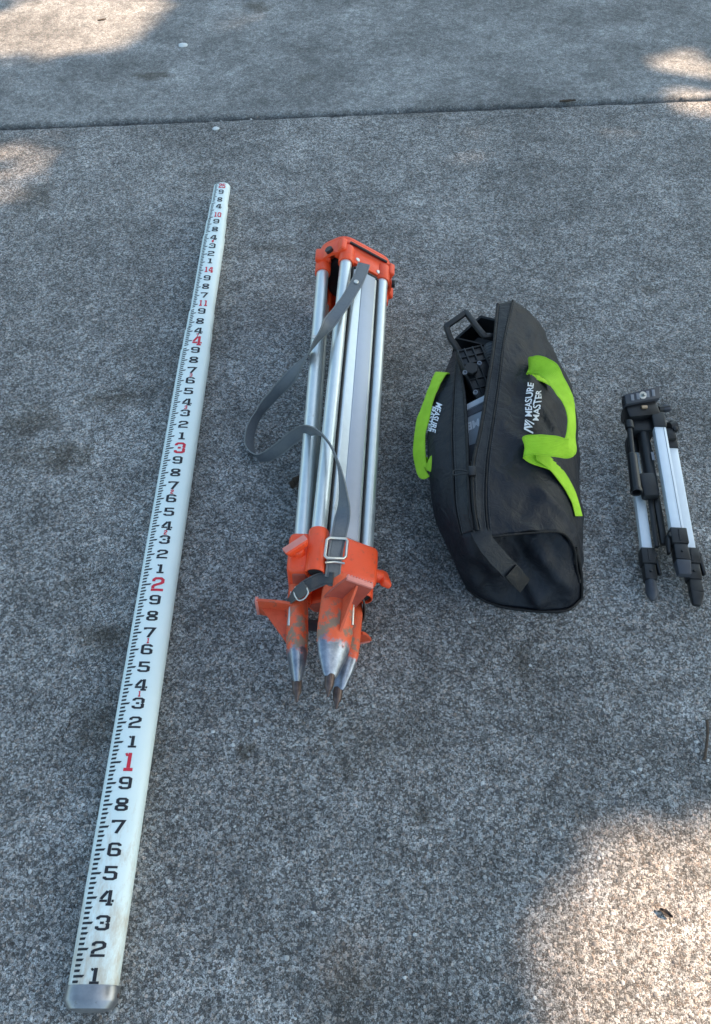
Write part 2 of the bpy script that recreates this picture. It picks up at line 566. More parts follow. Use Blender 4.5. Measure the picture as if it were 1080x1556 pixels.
def slab(name, sgn, far, gap, zt):
    """big slab whose joint edge is chipped and rounded"""
    n = 420
    verts, faces = [], []
    xs = [-9 + 18 * i / n for i in range(n + 1)]
    fine = [x for x in xs if abs(x) > 2.4] + [-2.4 + 4.8 * i / 700 for i in range(701)]
    xs = sorted(set(fine))
    mid = J0 + jd * ((0 - J0.x) / jd.x)
    rows = [(0.0, -0.10), (0.0, -0.012), (0.0015, -0.004), (0.006, -0.0008), (0.014, 0.0)]
    for x in xs:
        b = mid + jd * x
        e = gap / 2 + 0.0035 * mnoise.noise(Vector((x * 14, sgn * 3, 0))) + 0.0022 * mnoise.noise(Vector((x * 60, sgn * 7, 1)))
        chip = max(0, mnoise.noise(Vector((x * 35, sgn * 11, 2))) - 0.35) * 0.018
        for (o, z) in rows:
            d = e + chip * (1 if z > -0.01 else 0.3) + o
            verts.append((b.x + jn.x * d * sgn, b.y + jn.y * d * sgn, z + zt))
        verts.append((b.x + jn.x * far * sgn, b.y + jn.y * far * sgn, zt))
    q = len(rows) + 1
    for i in range(len(xs) - 1):
        for k in range(q - 1):
            f = (i * q + k, (i + 1) * q + k, (i + 1) * q + k + 1, i * q + k + 1)
            faces.append(f if sgn > 0 else f[::-1])
    o = mk(name, verts, faces, M['concrete'] if sgn < 0 else M['concrete_far'], smooth=True)
    o.data.set_sharp_from_angle(angle=R(70))
    o['kind'] = 'structure'
    return o


NEAR = slab('concrete_slab', -1, 10.0, 0.020, 0.0)
slab('concrete_slab', 1, 10.0, 0.020, 0.003)
o = mk('ground', [(-60, -60, -0.016), (60, -60, -0.016), (60, 60, -0.016), (-60, 60, -0.016)], [(0, 1, 2, 3)], M['soil'])
o['kind'] = 'structure'

# coarser stone chips showing in the worn surface, nearest part of the drive
def aggregate():
    m = N('stone_chips')
    gi = m.n('ShaderNodeNewGeometry')
    c = m.ramp(gi.outputs['Random Per Island'], [(0.0, (0.05, 0.05, 0.055)), (0.25, (0.10, 0.10, 0.105)), (0.42, (0.21, 0.205, 0.195)), (0.55, (0.20, 0.16, 0.13)), (0.65, (0.33, 0.33, 0.325)), (0.88, (0.48, 0.48, 0.47)), (1.0, (0.68, 0.68, 0.67))])
    nz = m.noise(500, 3, 0.7)
    m.set(Base_Color=m.mix(m.ramp(nz.outputs[0], [(0.35, 0.5), (0.6, 0.0)]), c, (0.09, 0.09, 0.09)), Roughness=0.75)
    m.bump(nz.outputs[0], 0.001, 0.6)
    rg = np.random.default_rng(5)
    n = 26000
    x = rg.uniform(-1.15, 1.15, n)
    y = rg.uniform(-0.15, 2.6, n)
    keep = rg.random(n) < np.clip(1.25 - 0.40 * y, 0.25, 1)
    x, y = x[keep], y[keep]
    n = len(x)
    r = 0.0011 + 0.0042 * rg.random(n) ** 3.8
    K = 7
    ang = np.arange(K) * 2 * math.pi / K
    V = np.zeros((n, 2 * K + 1, 3))
    asp = rg.uniform(0.6, 1.0, n)
    rot = rg.uniform(0, 6.28, n)
    for k in range(K):
        rr = r * rg.uniform(0.75, 1.15, n)
        for lay, (f, z) in enumerate(((1.0, -0.0012), (0.72, 0.00055))):
            a = rr * f * math.cos(ang[k])
            b = rr * f * asp * math.sin(ang[k])
            V[:, lay * K + k, 0] = x + a * np.cos(rot) - b * np.sin(rot)
            V[:, lay * K + k, 1] = y + a * np.sin(rot) + b * np.cos(rot)
            V[:, lay * K + k, 2] = z * (1 if lay == 0 else rg.uniform(0.5, 1.6, n))
    V[:, 2 * K, 0] = x
    V[:, 2 * K, 1] = y
    V[:, 2 * K, 2] = rg.uniform(0.0006, 0.0012, n)
    F = []
    for k in range(K):
        k2 = (k + 1) % K
        F += [(k, k2, K + k2), (k, K + k2, K + k), (K + k, K + k2, 2 * K)]
    F = np.array(F)
    base = (np.arange(n) * (2 * K + 1))[:, None, None]
    FF = (F[None] + base).reshape(-1)
    me = bpy.data.meshes.new('stone_chips')
    me.vertices.add(n * (2 * K + 1))
    me.vertices.foreach_set('co', V.reshape(-1))
    nf = n * len(F)
    me.loops.add(nf * 3)
    me.loops.foreach_set('vertex_index', FF)
    me.polygons.add(nf)
    me.polygons.foreach_set('loop_start', np.arange(nf) * 3)
    me.polygons.foreach_set('loop_total', np.full(nf, 3))
    me.polygons.foreach_set('use_smooth', np.ones(nf, dtype=bool))
    me.update()
    me.validate()
    me.materials.append(m.m)
    ob = bpy.data.objects.new('stone_chips', me)
    COL.objects.link(ob)
    ob.parent = NEAR
    ob['kind'] = 'stuff'


aggregate()

# ------------------------------------------------------------------ shade tree beside the drive (out of frame)
patches = []


def patch(px, py, rx, ry, keep=0.0):
    c = P(px, py)
    ax = abs(P(px + rx, py).x - c.x)
    ay = abs(P(px, py - ry).y - P(px, py + ry).y) / 2
    patches.append((c.x, c.y, ax, ay, keep))


patch(1055, 1450, 162, 140)
patch(1100, 1362, 105, 80)
patch(985, 1545, 125, 110)
patch(1120, 1500, 220, 230)
patch(120, 30, 100, 40)
patch(190, 10, 50, 22)
patch(60, 60, 40, 30, 0.25)
patch(5, 250, 48, 38, 0.35)
patch(1052, 118, 36, 30)
patch(1055, 175, 30, 18, 0.5)
patch(-60, 60, 60, 40, 0.3)


def build_tree():
    C = Vector((-0.1, 1.5, 0)) + SUND * 9.0
    base = Vector((C.x + 1.5, C.y + 0.5, -0.016))
    t = empty('shade_tree', base, 'broad leafy tree shading the concrete from beside it', 'tree')
    bark = simple('bark', (0.10, 0.075, 0.055), 0.9, 0, 0.4, 20, bump=0.01, bscale=40)
    leafm = simple('leaf_green', (0.055, 0.095, 0.028), 0.55, 0, 0.4, 6)
    bm = bmesh.new()

    def limb(a, b, r0, r1, k=6):
        pts = [a.lerp(b, i / k) + Vector((rnd.uniform(-1, 1), rnd.uniform(-1, 1), rnd.uniform(-1, 1))) * 0.06 * (0 < i < k) for i in range(k + 1)]
        rings = []
        for i, p in enumerate(pts):
            tg = (pts[min(i + 1, k)] - pts[max(i - 1, 0)]).normalized()
            ux = tg.orthogonal().normalized()
            uy = tg.cross(ux)
            r = r0 + (r1 - r0) * i / k
            rings.append([bm.verts.new(p + ux * math.cos(j * math.pi / 4) * r + uy * math.sin(j * math.pi / 4) * r) for j in range(8)])
        for a_, b_ in zip(rings, rings[1:]):
            for j in range(8):
                bm.faces.new((a_[j], a_[(j + 1) % 8], b_[(j + 1) % 8], b_[j]))
    top = Vector((C.x + 0.6, C.y + 0.2, C.z - 1.6))
    limb(base, top, 0.22, 0.16)

    def open_sky(p, r=0.0):
        g = p - SUND * (p.z / SUND.z)
        for (x, y, ax, ay, keep) in patches:
            d = math.hypot((g.x - x) / (ax + r), (g.y - y) / (ay + r * 1.4))
            if d < 1:
                return keep
        return 1.0
    for i in range(26):
        e = C + Vector((rnd.uniform(-2.4, 2.6), rnd.uniform(-2.9, 2.9), rnd.uniform(-0.9, 1.1)))
        if min(open_sky(top.lerp(e, f), 0.1) for f in (0.3, 0.5, 0.7, 0.85, 1.0)) < 1:
            continue
        limb(top, e, 0.06, 0.012)
    from_bm('trunk', bm, bark, t)
    verts, faces = [], []
    n = 0
    for i in range(62000):
        v = Vector((rnd.gauss(0, 1), rnd.gauss(0, 1), rnd.gauss(0, 1))).normalized() * (rnd.random() ** 0.42)
        p = C + Vector((v.x * 3.1, v.y * 4.2, v.z * 2.3))
        p += Vector((0.35 * mnoise.noise(p * 0.8), 0.35 * mnoise.noise(p * 0.8 + Vector((9, 0, 0))), 0))
        k = open_sky(p, 0.055)
        if k < 1 and rnd.random() > k * 0.35:
            continue
        L = rnd.uniform(0.09, 0.16)
        W = L * 0.62
        nrm = Vector((rnd.gauss(0, 0.7), rnd.gauss(0, 0.7), 1)).normalized()
        a = nrm.orthogonal().normalized()
        a = Matrix.Rotation(rnd.uniform(0, 6.28), 3, nrm) @ a
        b = nrm.cross(a)
        verts += [p - a * L / 2, p - b * W / 2 + a * 0.01, p + a * L / 2 - nrm * 0.015, p + b * W / 2 + a * 0.01]
        faces.append((n, n + 1, n + 2, n + 3))
        n += 4
    cr = mk('crown', verts, faces, leafm, t)
    cr['kind'] = 'stuff'


build_tree()

exec_parts = True
# ------------------------------------------------------------------ levelling staff
FT = 0.3048
S_Y0 = P(137, 1526.3, 0.04).y
STAFF = empty('levelling_staff', (-0.338, S_Y0, 0), 'long white telescopic measuring staff with black and red numerals lying on concrete', 'measuring staff')
M['staff'] = staff_mat(S_Y0)
SECT = [(-0.0, 3.94, 0.0640), (3.94, 4.15, 0.0605), (4.15, 4.36, 0.0575), (4.36, 5.28, 0.0540), (5.28, 5.49, 0.0505), (5.49, 5.72, 0.0470), (5.72, 6.02, 0.0430)]
ASP = 0.66
SZ = 0.0640 * ASP / 2 + 0.002


def staff_c(s):
    return Vector((-0.338 - 0.0022 * s, S_Y0 + s * FT, SZ))


def oval(wd, ang):
    """superellipse cross-section: returns (x, z)"""
    c, s_ = math.cos(ang), math.sin(ang)
    e = 2 / 2.5
    return (wd / 2 * math.copysign(abs(c) ** e, c), wd * ASP / 2 * math.copysign(abs(s_) ** e, s_))


def oval_top(wd, x):
    u = min(1, abs(x) / (wd / 2))
    return wd * ASP / 2 * (max(0.0, 1 - u ** 2.5)) ** (1 / 2.5)


def sect_at(s):
    for q in SECT:
        if s < q[1]:
            return q
    return SECT[-1]


def on_staff(s, fx, off=0.00035):
    """point on the numbered face: s feet, fx fraction across the width"""
    q = sect_at(s)
    wd = q[2]
    x = (fx - 0.5) * wd
    # outward normal of the oval
    e = 1e-4
    dz = (oval_top(wd, x + e) - oval_top(wd, x - e)) / (2 * e)
    nrm = Vector((-dz, 0, 1)).normalized()
    return staff_c(s) + Vector((x, 0, oval_top(wd, x))) + nrm * off


sec_obj = []
for i, (s0, s1, wd) in enumerate(SECT):
    n = 40
    a0 = max(0.06, s0 - 0.12) if i else 0.055
    verts, faces = [], []
    prof = [(a0, wd), (s1 - 0.006, wd), (s1 - 0.0015, wd - 0.0008), (s1, wd - 0.0024), (s1, wd - 0.006)]
    if i == len(SECT) - 1:
        prof = [(a0, wd), (s1 - 0.022, wd), (s1 - 0.010, wd * 0.985), (s1 - 0.003, wd * 0.94), (s1 + 0.001, wd * 0.86)]
    for (s, ww) in prof:
        for k in range(n):
            x, z = oval(ww, 2 * math.pi * k / n)
            verts.append(staff_c(s) + Vector((x, 0, z)))
    for r_ in range(len(prof) - 1):
        for k in range(n):
            faces.append((r_ * n + k, r_ * n + (k + 1) % n, (r_ + 1) * n + (k + 1) % n, (r_ + 1) * n + k))
    faces.append(tuple((len(prof) - 1) * n + k for k in range(n)))
    faces = [f[::-1] for f in faces]
    ob = mk('tube_section', verts, faces, M['staff'], STAFF, smooth=True)
    ob.data.set_sharp_from_angle(angle=R(50))
    sec_obj.append(ob)

# end cap
verts, faces = [], []
n = 48
for (s, ww) in [(0.070, 0.0630), (0.070, 0.0668), (0.066, 0.0682), (0.018, 0.0682), (0.011, 0.0668), (-0.014, 0.0560), (-0.026, 0.030)]:
    for k in range(n):
        x, z = oval(ww, 2 * math.pi * k / n)
        verts.append(staff_c(s) + Vector((x, 0, z)))
for r_ in range(6):
    for k in range(n):
        faces.append((r_ * n + k, (r_ + 1) * n + k, (r_ + 1) * n + (k + 1) % n, r_ * n + (k + 1) % n)[::-1])
faces.append(tuple(6 * n + k for k in reversed(range(n))))
capo = mk('end_cap', verts, [f[::-1] for f in faces], M['cap'], STAFF, smooth=True)
capo.data.set_sharp_from_angle(angle=R(28))
for k in (-1, 1):
    c = staff_c(0.035) + Vector((k * 0.0325, 0, 0.003))
    cyl('rivet', c, c + Vector((k * 0.0028, 0, 0.0)), 0.0028, M['rust'], capo, n=10, ch=0.0005)


def stroke(pts, wd, closed=False, step=0.12):
    """mitred band in glyph units; returns verts, quads"""
    q = []
    m = len(pts)
    segs = m if closed else m - 1
    for i in range(segs):
        a, b = Vector(pts[i]), Vector(pts[(i + 1) % m])
        k = max(1, int((b - a).length / step + 0.5))
        for j in range(k):
            q.append((a.lerp(b, j / k), j == 0))
    if not closed:
        q.append((Vector(pts[-1]), True))
    pp = [x[0] for x in q]
    L = len(pp)
    vs_, fs = [], []
    for i, p in enumerate(pp):
        a = pp[i - 1] if (closed or i > 0) else None
        b = pp[(i + 1) % L] if (closed or i < L - 1) else None
        d0 = (p - a).normalized() if a is not None else None
        d1 = (b - p).normalized() if b is not None else None
        if d0 is None:
            d0 = d1
        if d1 is None:
            d1 = d0
        n0, n1 = Vector((-d0.y, d0.x)), Vector((-d1.y, d1.x))
        mt = (n0 + n1)
        mt = mt.normalized() if mt.length > 1e-3 else n0
        k = min(1.9, 1 / max(0.3, mt.dot(n0)))
        vs_ += [p + mt * k * wd / 2, p - mt * k * wd / 2]
    for i in range(L if closed else L - 1):
        j = (i + 1) % L
        fs.append((2 * i, 2 * i + 1, 2 * j + 1, 2 * j))
    return vs_, fs


SIX = [(.54, .75), (.54, .83), (.45, .915), (.18, .915), (.08, .83), (.08, .17), (.18, .085), (.46, .085), (.56, .17), (.56, .42), (.46, .52), (.18, .52)]
GLYPH = {
    '0': [([(.18, .915), (.46, .915), (.56, .83), (.56, .17), (.46, .085), (.18, .085), (.08, .17), (.08, .83)], True)],
    '1': [([(.36, .19), (.36, 1.0)], False), ([(.15, .10), (.57, .10)], False), ([(.16, .88), (.26, .93)], False)],
    '2': [([(.08, .70), (.08, .83), (.18, .915), (.46, .915), (.56, .82), (.56, .64), (.48, .56), (.16, .42), (.09, .34), (.09, .20)], False), ([(.0, .09), (.64, .09)], False)],
    '3': [([(.08, .72), (.08, .83), (.18, .915), (.46, .915), (.56, .83), (.56, .60), (.50, .53)], False), ([(.20, .50), (.38, .50)], False),
          ([(.50, .47), (.56, .40), (.56, .17), (.46, .085), (.18, .085), (.08, .17), (.08, .28)], False)],
    '4': [([(.46, .10), (.46, 1.0)], False), ([(.34, .95), (.06, .40)], False), ([(.0, .28), (.36, .28)], False), ([(.56, .28), (.66, .28)], False), ([(.32, .04), (.62, .04)], False)],
    '5': [([(.60, .915), (.10, .915), (.10, .56), (.46, .56), (.56, .47), (.56, .17), (.46, .085), (.16, .085), (.06, .17), (.06, .26)], False)],
    '6': [(SIX, False)],
    '7': [([(.05, .78), (.05, .915), (.56, .915), (.26, .0)], False)],
    '8': [([(.18, .925), (.46, .925), (.54, .85), (.54, .66), (.46, .58), (.18, .58), (.10, .66), (.10, .85)], True),
          ([(.18, .41), (.46, .41), (.56, .33), (.56, .16), (.46, .08), (.18, .08), (.08, .16), (.08, .33)], True)],
    '9': [([(.64 - x, 1 - y) for x, y in SIX], False)],
}


def numeral(txt, s, hft, fx0, fw, mat, sw=0.165):
    """txt centred at s feet, hft tall, starting at fx0 of the width, each glyph fw wide"""
    q = sect_at(s)
    verts, faces = [], []
    for gi, ch in enumerate(txt):
        for (pts, closed) in GLYPH[ch]:
            v, f = stroke(pts, sw * (1.0 if hft > 0.04 else 1.1), closed)
            b = len(verts)
            for p in v:
                fx = fx0 + gi * fw * 1.15 + p.x / 0.64 * fw
                wdq = q[2]
                x = (fx - 0.5) * wdq
                ss = s + (p.y - 0.5) * hft
                e = 1e-4
                dz = (oval_top(wdq, x + e) - oval_top(wdq, x - e)) / (2 * e)
                nrm = Vector((-dz, 0, 1)).normalized()
                wtop = sect_at(ss)[2]
                verts.append(staff_c(ss) + Vector((x, 0, max(oval_top(wdq, x), oval_top(wtop, x)))) + nrm * 0.0004)
            faces += [tuple(b + k for k in ff) for ff in f]
    o = mk('numeral', verts, faces, mat, sec_obj[SECT.index(q)])
    return o


seq = []
for ft in range(0, 4):
    for t in range(0, 10):
        s = ft + t / 10
        if t == 0:
            if ft:
                seq.append((str(ft), s, 'R'))
        else:
            seq.append((str(t), s, 'B'))
        if ft and t in (3, 6):
            seq.append((str(ft), s + 0.05, 'r'))
seq += [('4', 4.0, 'R'), ('7', 4.055, 'r'), ('4', 4.105, 'B'), ('8', 4.21, 'B'), ('9', 4.32, 'B'), ('11', 4.413, 'R'), ('7', 4.505, 'B'), ('8', 4.606, 'B'), ('9', 4.706, 'B'),
        ('14', 4.807, 'R'), ('1', 4.913, 'B'), ('2', 5.008, 'B'), ('3', 5.105, 'B'), ('8', 5.165, 'r'), ('4', 5.216, 'B'), ('8', 5.33, 'B'), ('9', 5.438, 'B'), ('10', 5.535, 'R'),
        ('4', 5.655, 'B'), ('8', 5.757, 'B'), ('9', 5.87, 'B'), ('25', 5.96, 'R')]
for (txt, s, kind) in seq:
    if kind == 'B':
        numeral(txt, s, 0.060, 0.425, 0.29, M['black_print'])
    elif kind == 'R':
        if len(txt) == 1:
            numeral(txt, s, 0.090, 0.42 if txt != '1' else 0.40, 0.32, M['red_print'], 0.17)
        else:
            numeral(txt, s, 0.064, 0.38, 0.18, M['red_print'], 0.19)
    else:
        numeral(txt, s, 0.030, 0.52, 0.085, M['red_print'], 0.2)

for i, (s0, s1, wd) in enumerate(SECT):
    verts, faces = [], []
    k0 = int(math.ceil(max(s0 + 0.006, 0.08) / 0.02))
    k1 = int((s1 - 0.008) / 0.02)
    for k in range(k0, k1 + 1):
        s = k * 0.02
        t = k % 5
        x0, x1 = 0.14, 0.27
        if t == 0:
            x1 = 0.375
        elif t in (2, 3):
            x1 = 0.31 if t == 3 else 0.27
        if t == 0 and k % 50 == 0:
            x1 = 0.41
        hh = 0.0048
        m = 5
        b = len(verts)
        for j in range(m + 1):
            f = j / m
            xb = x0 + (x1 - (0.035 if t in (0, 3) else 0.012) - x0) * f
            xt = x0 + (x1 - x0) * f
            verts.append(on_staff(s - hh, xb, 0.0004))
            verts.append(on_staff(s + hh, xt, 0.0004))
        for j in range(m):
            faces.append((b + 2 * j, b + 2 * j + 2, b + 2 * j + 3, b + 2 * j + 1))
    if verts:
        mk('graduation_marks', verts, faces, M['black_print'], sec_obj[i])
#@@NEXT@@

# ------------------------------------------------------------------ survey tripod
ZC, ZCH = 0.083, 0.098
uT = P(504, 1055, ZC + 0.038)
uH = P(549, 386, ZCH + 0.057)
axis = (uH - uT)
axis.z = ZCH - ZC
LEN = axis.length
axis.normalize()
ax_r = Vector((axis.y, -axis.x, 0)).normalized()        # right of the axis, seen from above
UPV = ax_r.cross(axis).normalized()
RR, HW, TR = 0.0435, 0.0445, 0.0128
PHI = {'A': R(59), 'B': R(179), 'C': R(-61)}
nA = Vector((math.cos(PHI['A']), math.sin(PHI['A'])))
CEN0 = uT - ax_r * (RR * nA.x)
CEN0.z = ZC


def tp(u, a, b):
    return CEN0 + axis * u + ax_r * a + UPV * b


class Leg:
    def __init__(s, k):
        f = PHI[k]
        s.n = ax_r * math.cos(f) + UPV * math.sin(f)
        s.t = ax_r * math.sin(f) - UPV * math.cos(f)     # right of the face, looking at it with the head up
        s.k = k

    def p(s, u, x, y):
        """u along axis, x across the leg face, y outward from the leg plane"""
        r = RR + 0.0165 * (u - 0.22) / 0.78     # the legs converge towards the feet
        return CEN0 + axis * u + s.n * (r + y) + s.t * x


def uof(py, px=510, z=ZC + 0.038):
    q = P(px, py, z) - CEN0
    return q.dot(axis)


U_tip1, U_st, U_or, U_cl0, U_cl1 = uof(1022), uof(980), uof(905), uof(885), uof(822)
U_sk = uof(412, 540, ZCH + 0.055)
print('tripod', LEN, U_tip1, U_st, U_or, U_cl0, U_cl1, U_sk)
TRI = empty('survey_tripod', (CEN0.x, CEN0.y, 0), 'folded surveying tripod with aluminium tubes, orange fittings and grey carrying strap', 'surveying tripod')

# worn metal-and-paint shoe
m_ = N('worn_tripod_shoe')
sep = m_.n('ShaderNodeSeparateXYZ')
m_.l(m_.co, sep.inputs[0])
edge = m_.noise(60, 5, 0.7)
along = m_.math('ADD', sep.outputs[1], m_.math('MULTIPLY', m_.math('SUBTRACT', edge.outputs[0], 0.5), 0.05))
paint_f = m_.ramp(m_.math('SUBTRACT', along, U_st * axis.y - 0.004), [(0.0, 0.0), (0.008, 1.0)])
dirt_f = m_.ramp(m_.noise(42, 6, 0.68).outputs[0], [(0.48, 0.0), (0.55, 0.9)])
band_f = m_.ramp(m_.math('SUBTRACT', along, U_st * axis.y - 0.01), [(0.0, 0.0), (0.01, 1.0), (0.055, 1.0), (0.085, 0.10)])
pc = m_.mix(m_.math('MULTIPLY', dirt_f, band_f), (0.74, 0.105, 0.035), (0.22, 0.185, 0.13))
sc_ = m_.mix(m_.ramp(edge.outputs[0], [(0.3, 0), (0.7, 1)]), (0.17, 0.19, 0.23), (0.40, 0.43, 0.49))
m_.set(Base_Color=m_.mix(paint_f, sc_, pc), Metallic=m_.mix(paint_f, 0.85, 0.0), Roughness=m_.mix(paint_f, 0.36, m_.mix(dirt_f, 0.45, 0.9)))
m_.bump(edge.outputs[0], 0.0015, 0.5)
M['shoe'] = m_.m

for key in 'CBA':
    g = Leg(key)
    # outer tubes
    for sx in (-1, 1):
        c0, c1 = g.p(U_cl0 + 0.018, sx * HW, 0), g.p(U_sk + 0.02, sx * HW, 0)
        lathe('tube', c0, c1, [(0, TR - 0.003), (0, TR), ((c1 - c0).length, TR), ((c1 - c0).length, 0)], M['alu'], TRI, n=24)
        # lower socket, its hollow's shade painted as a dark disc; upper socket
        if not (sx == 1):
            c0, c1 = g.p(U_cl0, sx * HW, 0), g.p(U_cl1, sx * HW, 0)
            L = (c1 - c0).length
            so_ = lathe('tube_socket', c0, c1, [(0.006, 0.0), (0.006, 0.0135), (0, 0.0142), (0.0, 0.0158), (0.002, 0.0165), (L - 0.002, 0.0165), (L, 0.0155), (L, TR)], M['orange'], TRI, n=28)
            lathe('hollow_shade', g.p(U_cl0 + 0.002, sx * HW, 0), c1, [(0, 0), (0, 0.010), (0.003, 0.0125), (0.01, 0.0125)], M['dark_gap'], so_, n=20)
        c0, c1 = g.p(U_sk, sx * HW, 0), g.p(U_sk + 0.048, sx * HW, 0)
        L = (c1 - c0).length
        lathe('hinge_socket', c0, c1, [(0, TR), (0, 0.0155), (0.002, 0.0165), (L - 0.004, 0.0165), (L, 0.0125), (L, 0)], M['orange'], TRI, n=28)
    # sliding inner bar: pale rounded rails with a flat grey panel
    c0, c1 = g.p(U_cl0 + 0.012, 0, 0), g.p(U_sk - 0.006, 0, 0)
    bar = beam('inner_bar', c0, c1, 0.0605, 0.020, M['alu'], TRI, up=g.n, bev=0.008, seg=4)
    bm = bmesh.new()
    bm_beam(bm, g.p(U_cl1, 0.007, 0.0106), g.p(U_sk - 0.012, 0.007, 0.0106), 0.031, 0.0016, up=g.n, bev=0.0006)
    from_bm('flat_panel', bm, M['alu_flat'], bar)
    bm = bmesh.new()
    for xx in (-0.0308, 0.0308):
        bm_beam(bm, g.p(U_cl1, xx, 0.002), g.p(U_sk - 0.008, xx, 0.002), 0.0022, 0.014, up=g.n, bev=0)
    from_bm('gap_shade_strip', bm, M['dark_gap'], bar)  # dark strips paint the shaded gaps between bar and tubes
    bm = bmesh.new()
    bm_beam(bm, g.p(U_sk - 0.014, 0.0, 0.001), g.p(U_sk - 0.002, 0.0, 0.001), 0.060, 0.023, up=g.n, bev=0.006)
    from_bm('bar_end', bm, M['dark_gap'], bar)
    # upper hinge bracket
    bm = bmesh.new()
    bm_beam(bm, g.p(U_sk + 0.006, 0, 0.001), g.p(U_sk + 0.056, 0, 0.001), 0.092, 0.016, up=g.n, bev=0.003)
    hb = from_bm('hinge_bracket', bm, M['orange'], TRI)
    for (xx, uu) in ((-0.022, 0.020), (0.030, 0.016)):
        bm = bmesh.new()
        bm_cyl(bm, g.p(U_sk + uu, xx, 0.006), g.p(U_sk + uu, xx, 0.0105), 0.0055, n=8)
        from_bm('rivet', bm, M['chrome'], hb)
    # lower clamp body
    bm = bmesh.new()
    bm_beam(bm, g.p(U_cl0 + 0.002, 0.018, 0), g.p(U_cl1 - 0.002, 0.018, 0), 0.088, 0.040, up=g.n, bev=0.011, seg=4)
    cl = from_bm('clamp', bm, M['orange'], TRI)
    bm = bmesh.new()
    bm_beam(bm, g.p(U_cl0 + 0.0005, 0.018, -0.001), g.p(U_cl0 + 0.012, 0.018, -0.001), 0.074, 0.028, up=g.n, bev=0.006, seg=3)
    from_bm('clamp_recess', bm, M['red_face'], cl)
    # wing screw
    um = (U_cl0 + U_cl1) / 2 - 0.002
    sgn = 1
    if key == 'C':
        k0, k1 = g.p(um, 0.056, 0.004), g.p(um - 0.002, 0.066, 0.004)
    elif key == 'B':
        k0, k1 = g.p(um - 0.002, 0.056, 0.000), g.p(um + 0.000, 0.070, 0.004)
    else:
        k0, k1 = g.p(um, 0.058, -0.002), g.p(um - 0.002, 0.079, -0.002)
    kn = cyl('wing_screw', k0, k1, 0.0105, M['orange'], TRI, n=16, ch=0.002)
    kd = (k1 - k0).normalized()
    bm = bmesh.new()
    if key == 'B':
        bm_beam(bm, k1 - kd * 0.003, k1 + kd * 0.012, 0.014, 0.034, up=(axis * 0.55 - g.n * 0.8).normalized(), bev=0.004, seg=3, w1=0.016, h1=0.044)
        wg = from_bm('wing', bm, M['orange'], kn)
        bm = bmesh.new()
        bm_beam(bm, k1 + kd * 0.012, k1 + kd * 0.0132, 0.013, 0.041, up=(axis * 0.55 - g.n * 0.8).normalized(), bev=0.0005)
        from_bm('rubbed_face', bm, M['pinkish'], kn)
    else:
        bm_beam(bm, k1 - kd * 0.003, k1 + kd * (0.015 if key == 'A' else 0.005), 0.036, 0.016, up=UPV if key == 'C' else (UPV * 0.9 + axis * 0.5).normalized(), bev=0.005, seg=3, w1=0.044, h1=0.012)
        from_bm('wing', bm, M['orange'], kn)
    # foot shoe: painted socket, steel cone, rusty point
    sx0 = 0.0 if key != 'C' else -0.014
    yo = 0.004
    q0, q1 = g.p(0, sx0, yo - 0.012), g.p(U_cl0, sx0, yo)
    dU = U_st - U_tip1
    prof = [(U_tip1 - 0.004, 0.0), (U_tip1 - 0.004, 0.0080), (U_tip1, 0.0105), (U_tip1 + dU * 0.25, 0.0142), (U_tip1 + dU * 0.5, 0.0182), (U_tip1 + dU * 0.75, 0.0214), (U_st, 0.0236), (U_st + 0.015, 0.0250), (U_st + 0.03, 0.0255), (U_or, 0.0250), (U_or + 0.02, 0.0225), (U_cl0 + 0.014, 0.0200), (U_cl0 + 0.014, 0)]
    sh = lathe('shoe', q0, q1, prof, M['shoe'], TRI, n=32, up=g.n, sx=1.17, sy=0.68)
    lathe('point', q0, q1, [(0.0, 0.0), (0.001, 0.0016), (0.012, 0.0042), (0.014, 0.0062), (0.017, 0.0068), (U_tip1 - 0.006, 0.0076), (U_tip1, 0.0076)], M['rust'], sh, n=16)
    # slot strip on the shoe
    bm = bmesh.new()
    bm_beam(bm, g.p(U_or - 0.050, sx0 + 0.022, yo + 0.008), g.p(U_or + 0.012, sx0 + 0.0205, yo + 0.008), 0.0035, 0.004, up=g.n, bev=0.001)
    from_bm('slot_strip', bm, M['chrome'], sh)
    # foot step: plate tilted towards the head plus web
    ub = uof(912, 500, 0.13) - (0.022 if key == 'C' else 0)
    ut = ub + 0.004
    rows = [(ub - 0.003, 0.008, 0.056), (ub, 0.024, 0.055), (ub + 0.002, 0.044, 0.052), (ut, 0.067, 0.046)]
    yk = 1.0
    if key == 'C':                                       # this one is pressed against the ground
        rows = [(a_, b_ * 0.66, c_ * 1.15) for a_, b_, c_ in rows]
        yk = 0.66
    verts, faces = [], []
    for (uu, yy, ww) in rows:
        verts += [g.p(uu, sx0 - ww / 2, yy), g.p(uu, sx0 + ww / 2, yy)]
    for (uu, yy, ww) in rows:
        verts += [g.p(uu + 0.0045, sx0 - ww / 2, yy - 0.002), g.p(uu + 0.0045, sx0 + ww / 2, yy - 0.002)]
    for k in range(3):
        a_ = 2 * k
        faces += [(a_, a_ + 1, a_ + 3, a_ + 2), (a_ + 8, a_ + 10, a_ + 11, a_ + 9), (a_, a_ + 2, a_ + 10, a_ + 8), (a_ + 1, a_ + 9, a_ + 11, a_ + 3)]
    faces += [(0, 8, 9, 1), (6, 7, 15, 14)]
    stp = mk('foot_step', verts, faces, M['red_face'] if key == 'A' else M['orange_worn'], TRI)
    bm = bmesh.new()
    e0, e1 = g.p(ut + 0.0025, sx0 - 0.023, 0.0665 * yk), g.p(ut + 0.0025, sx0 + 0.023, 0.0665 * yk)
    bm_beam(bm, e0, e1, 0.008, 0.005, up=g.n, bev=0.0012)
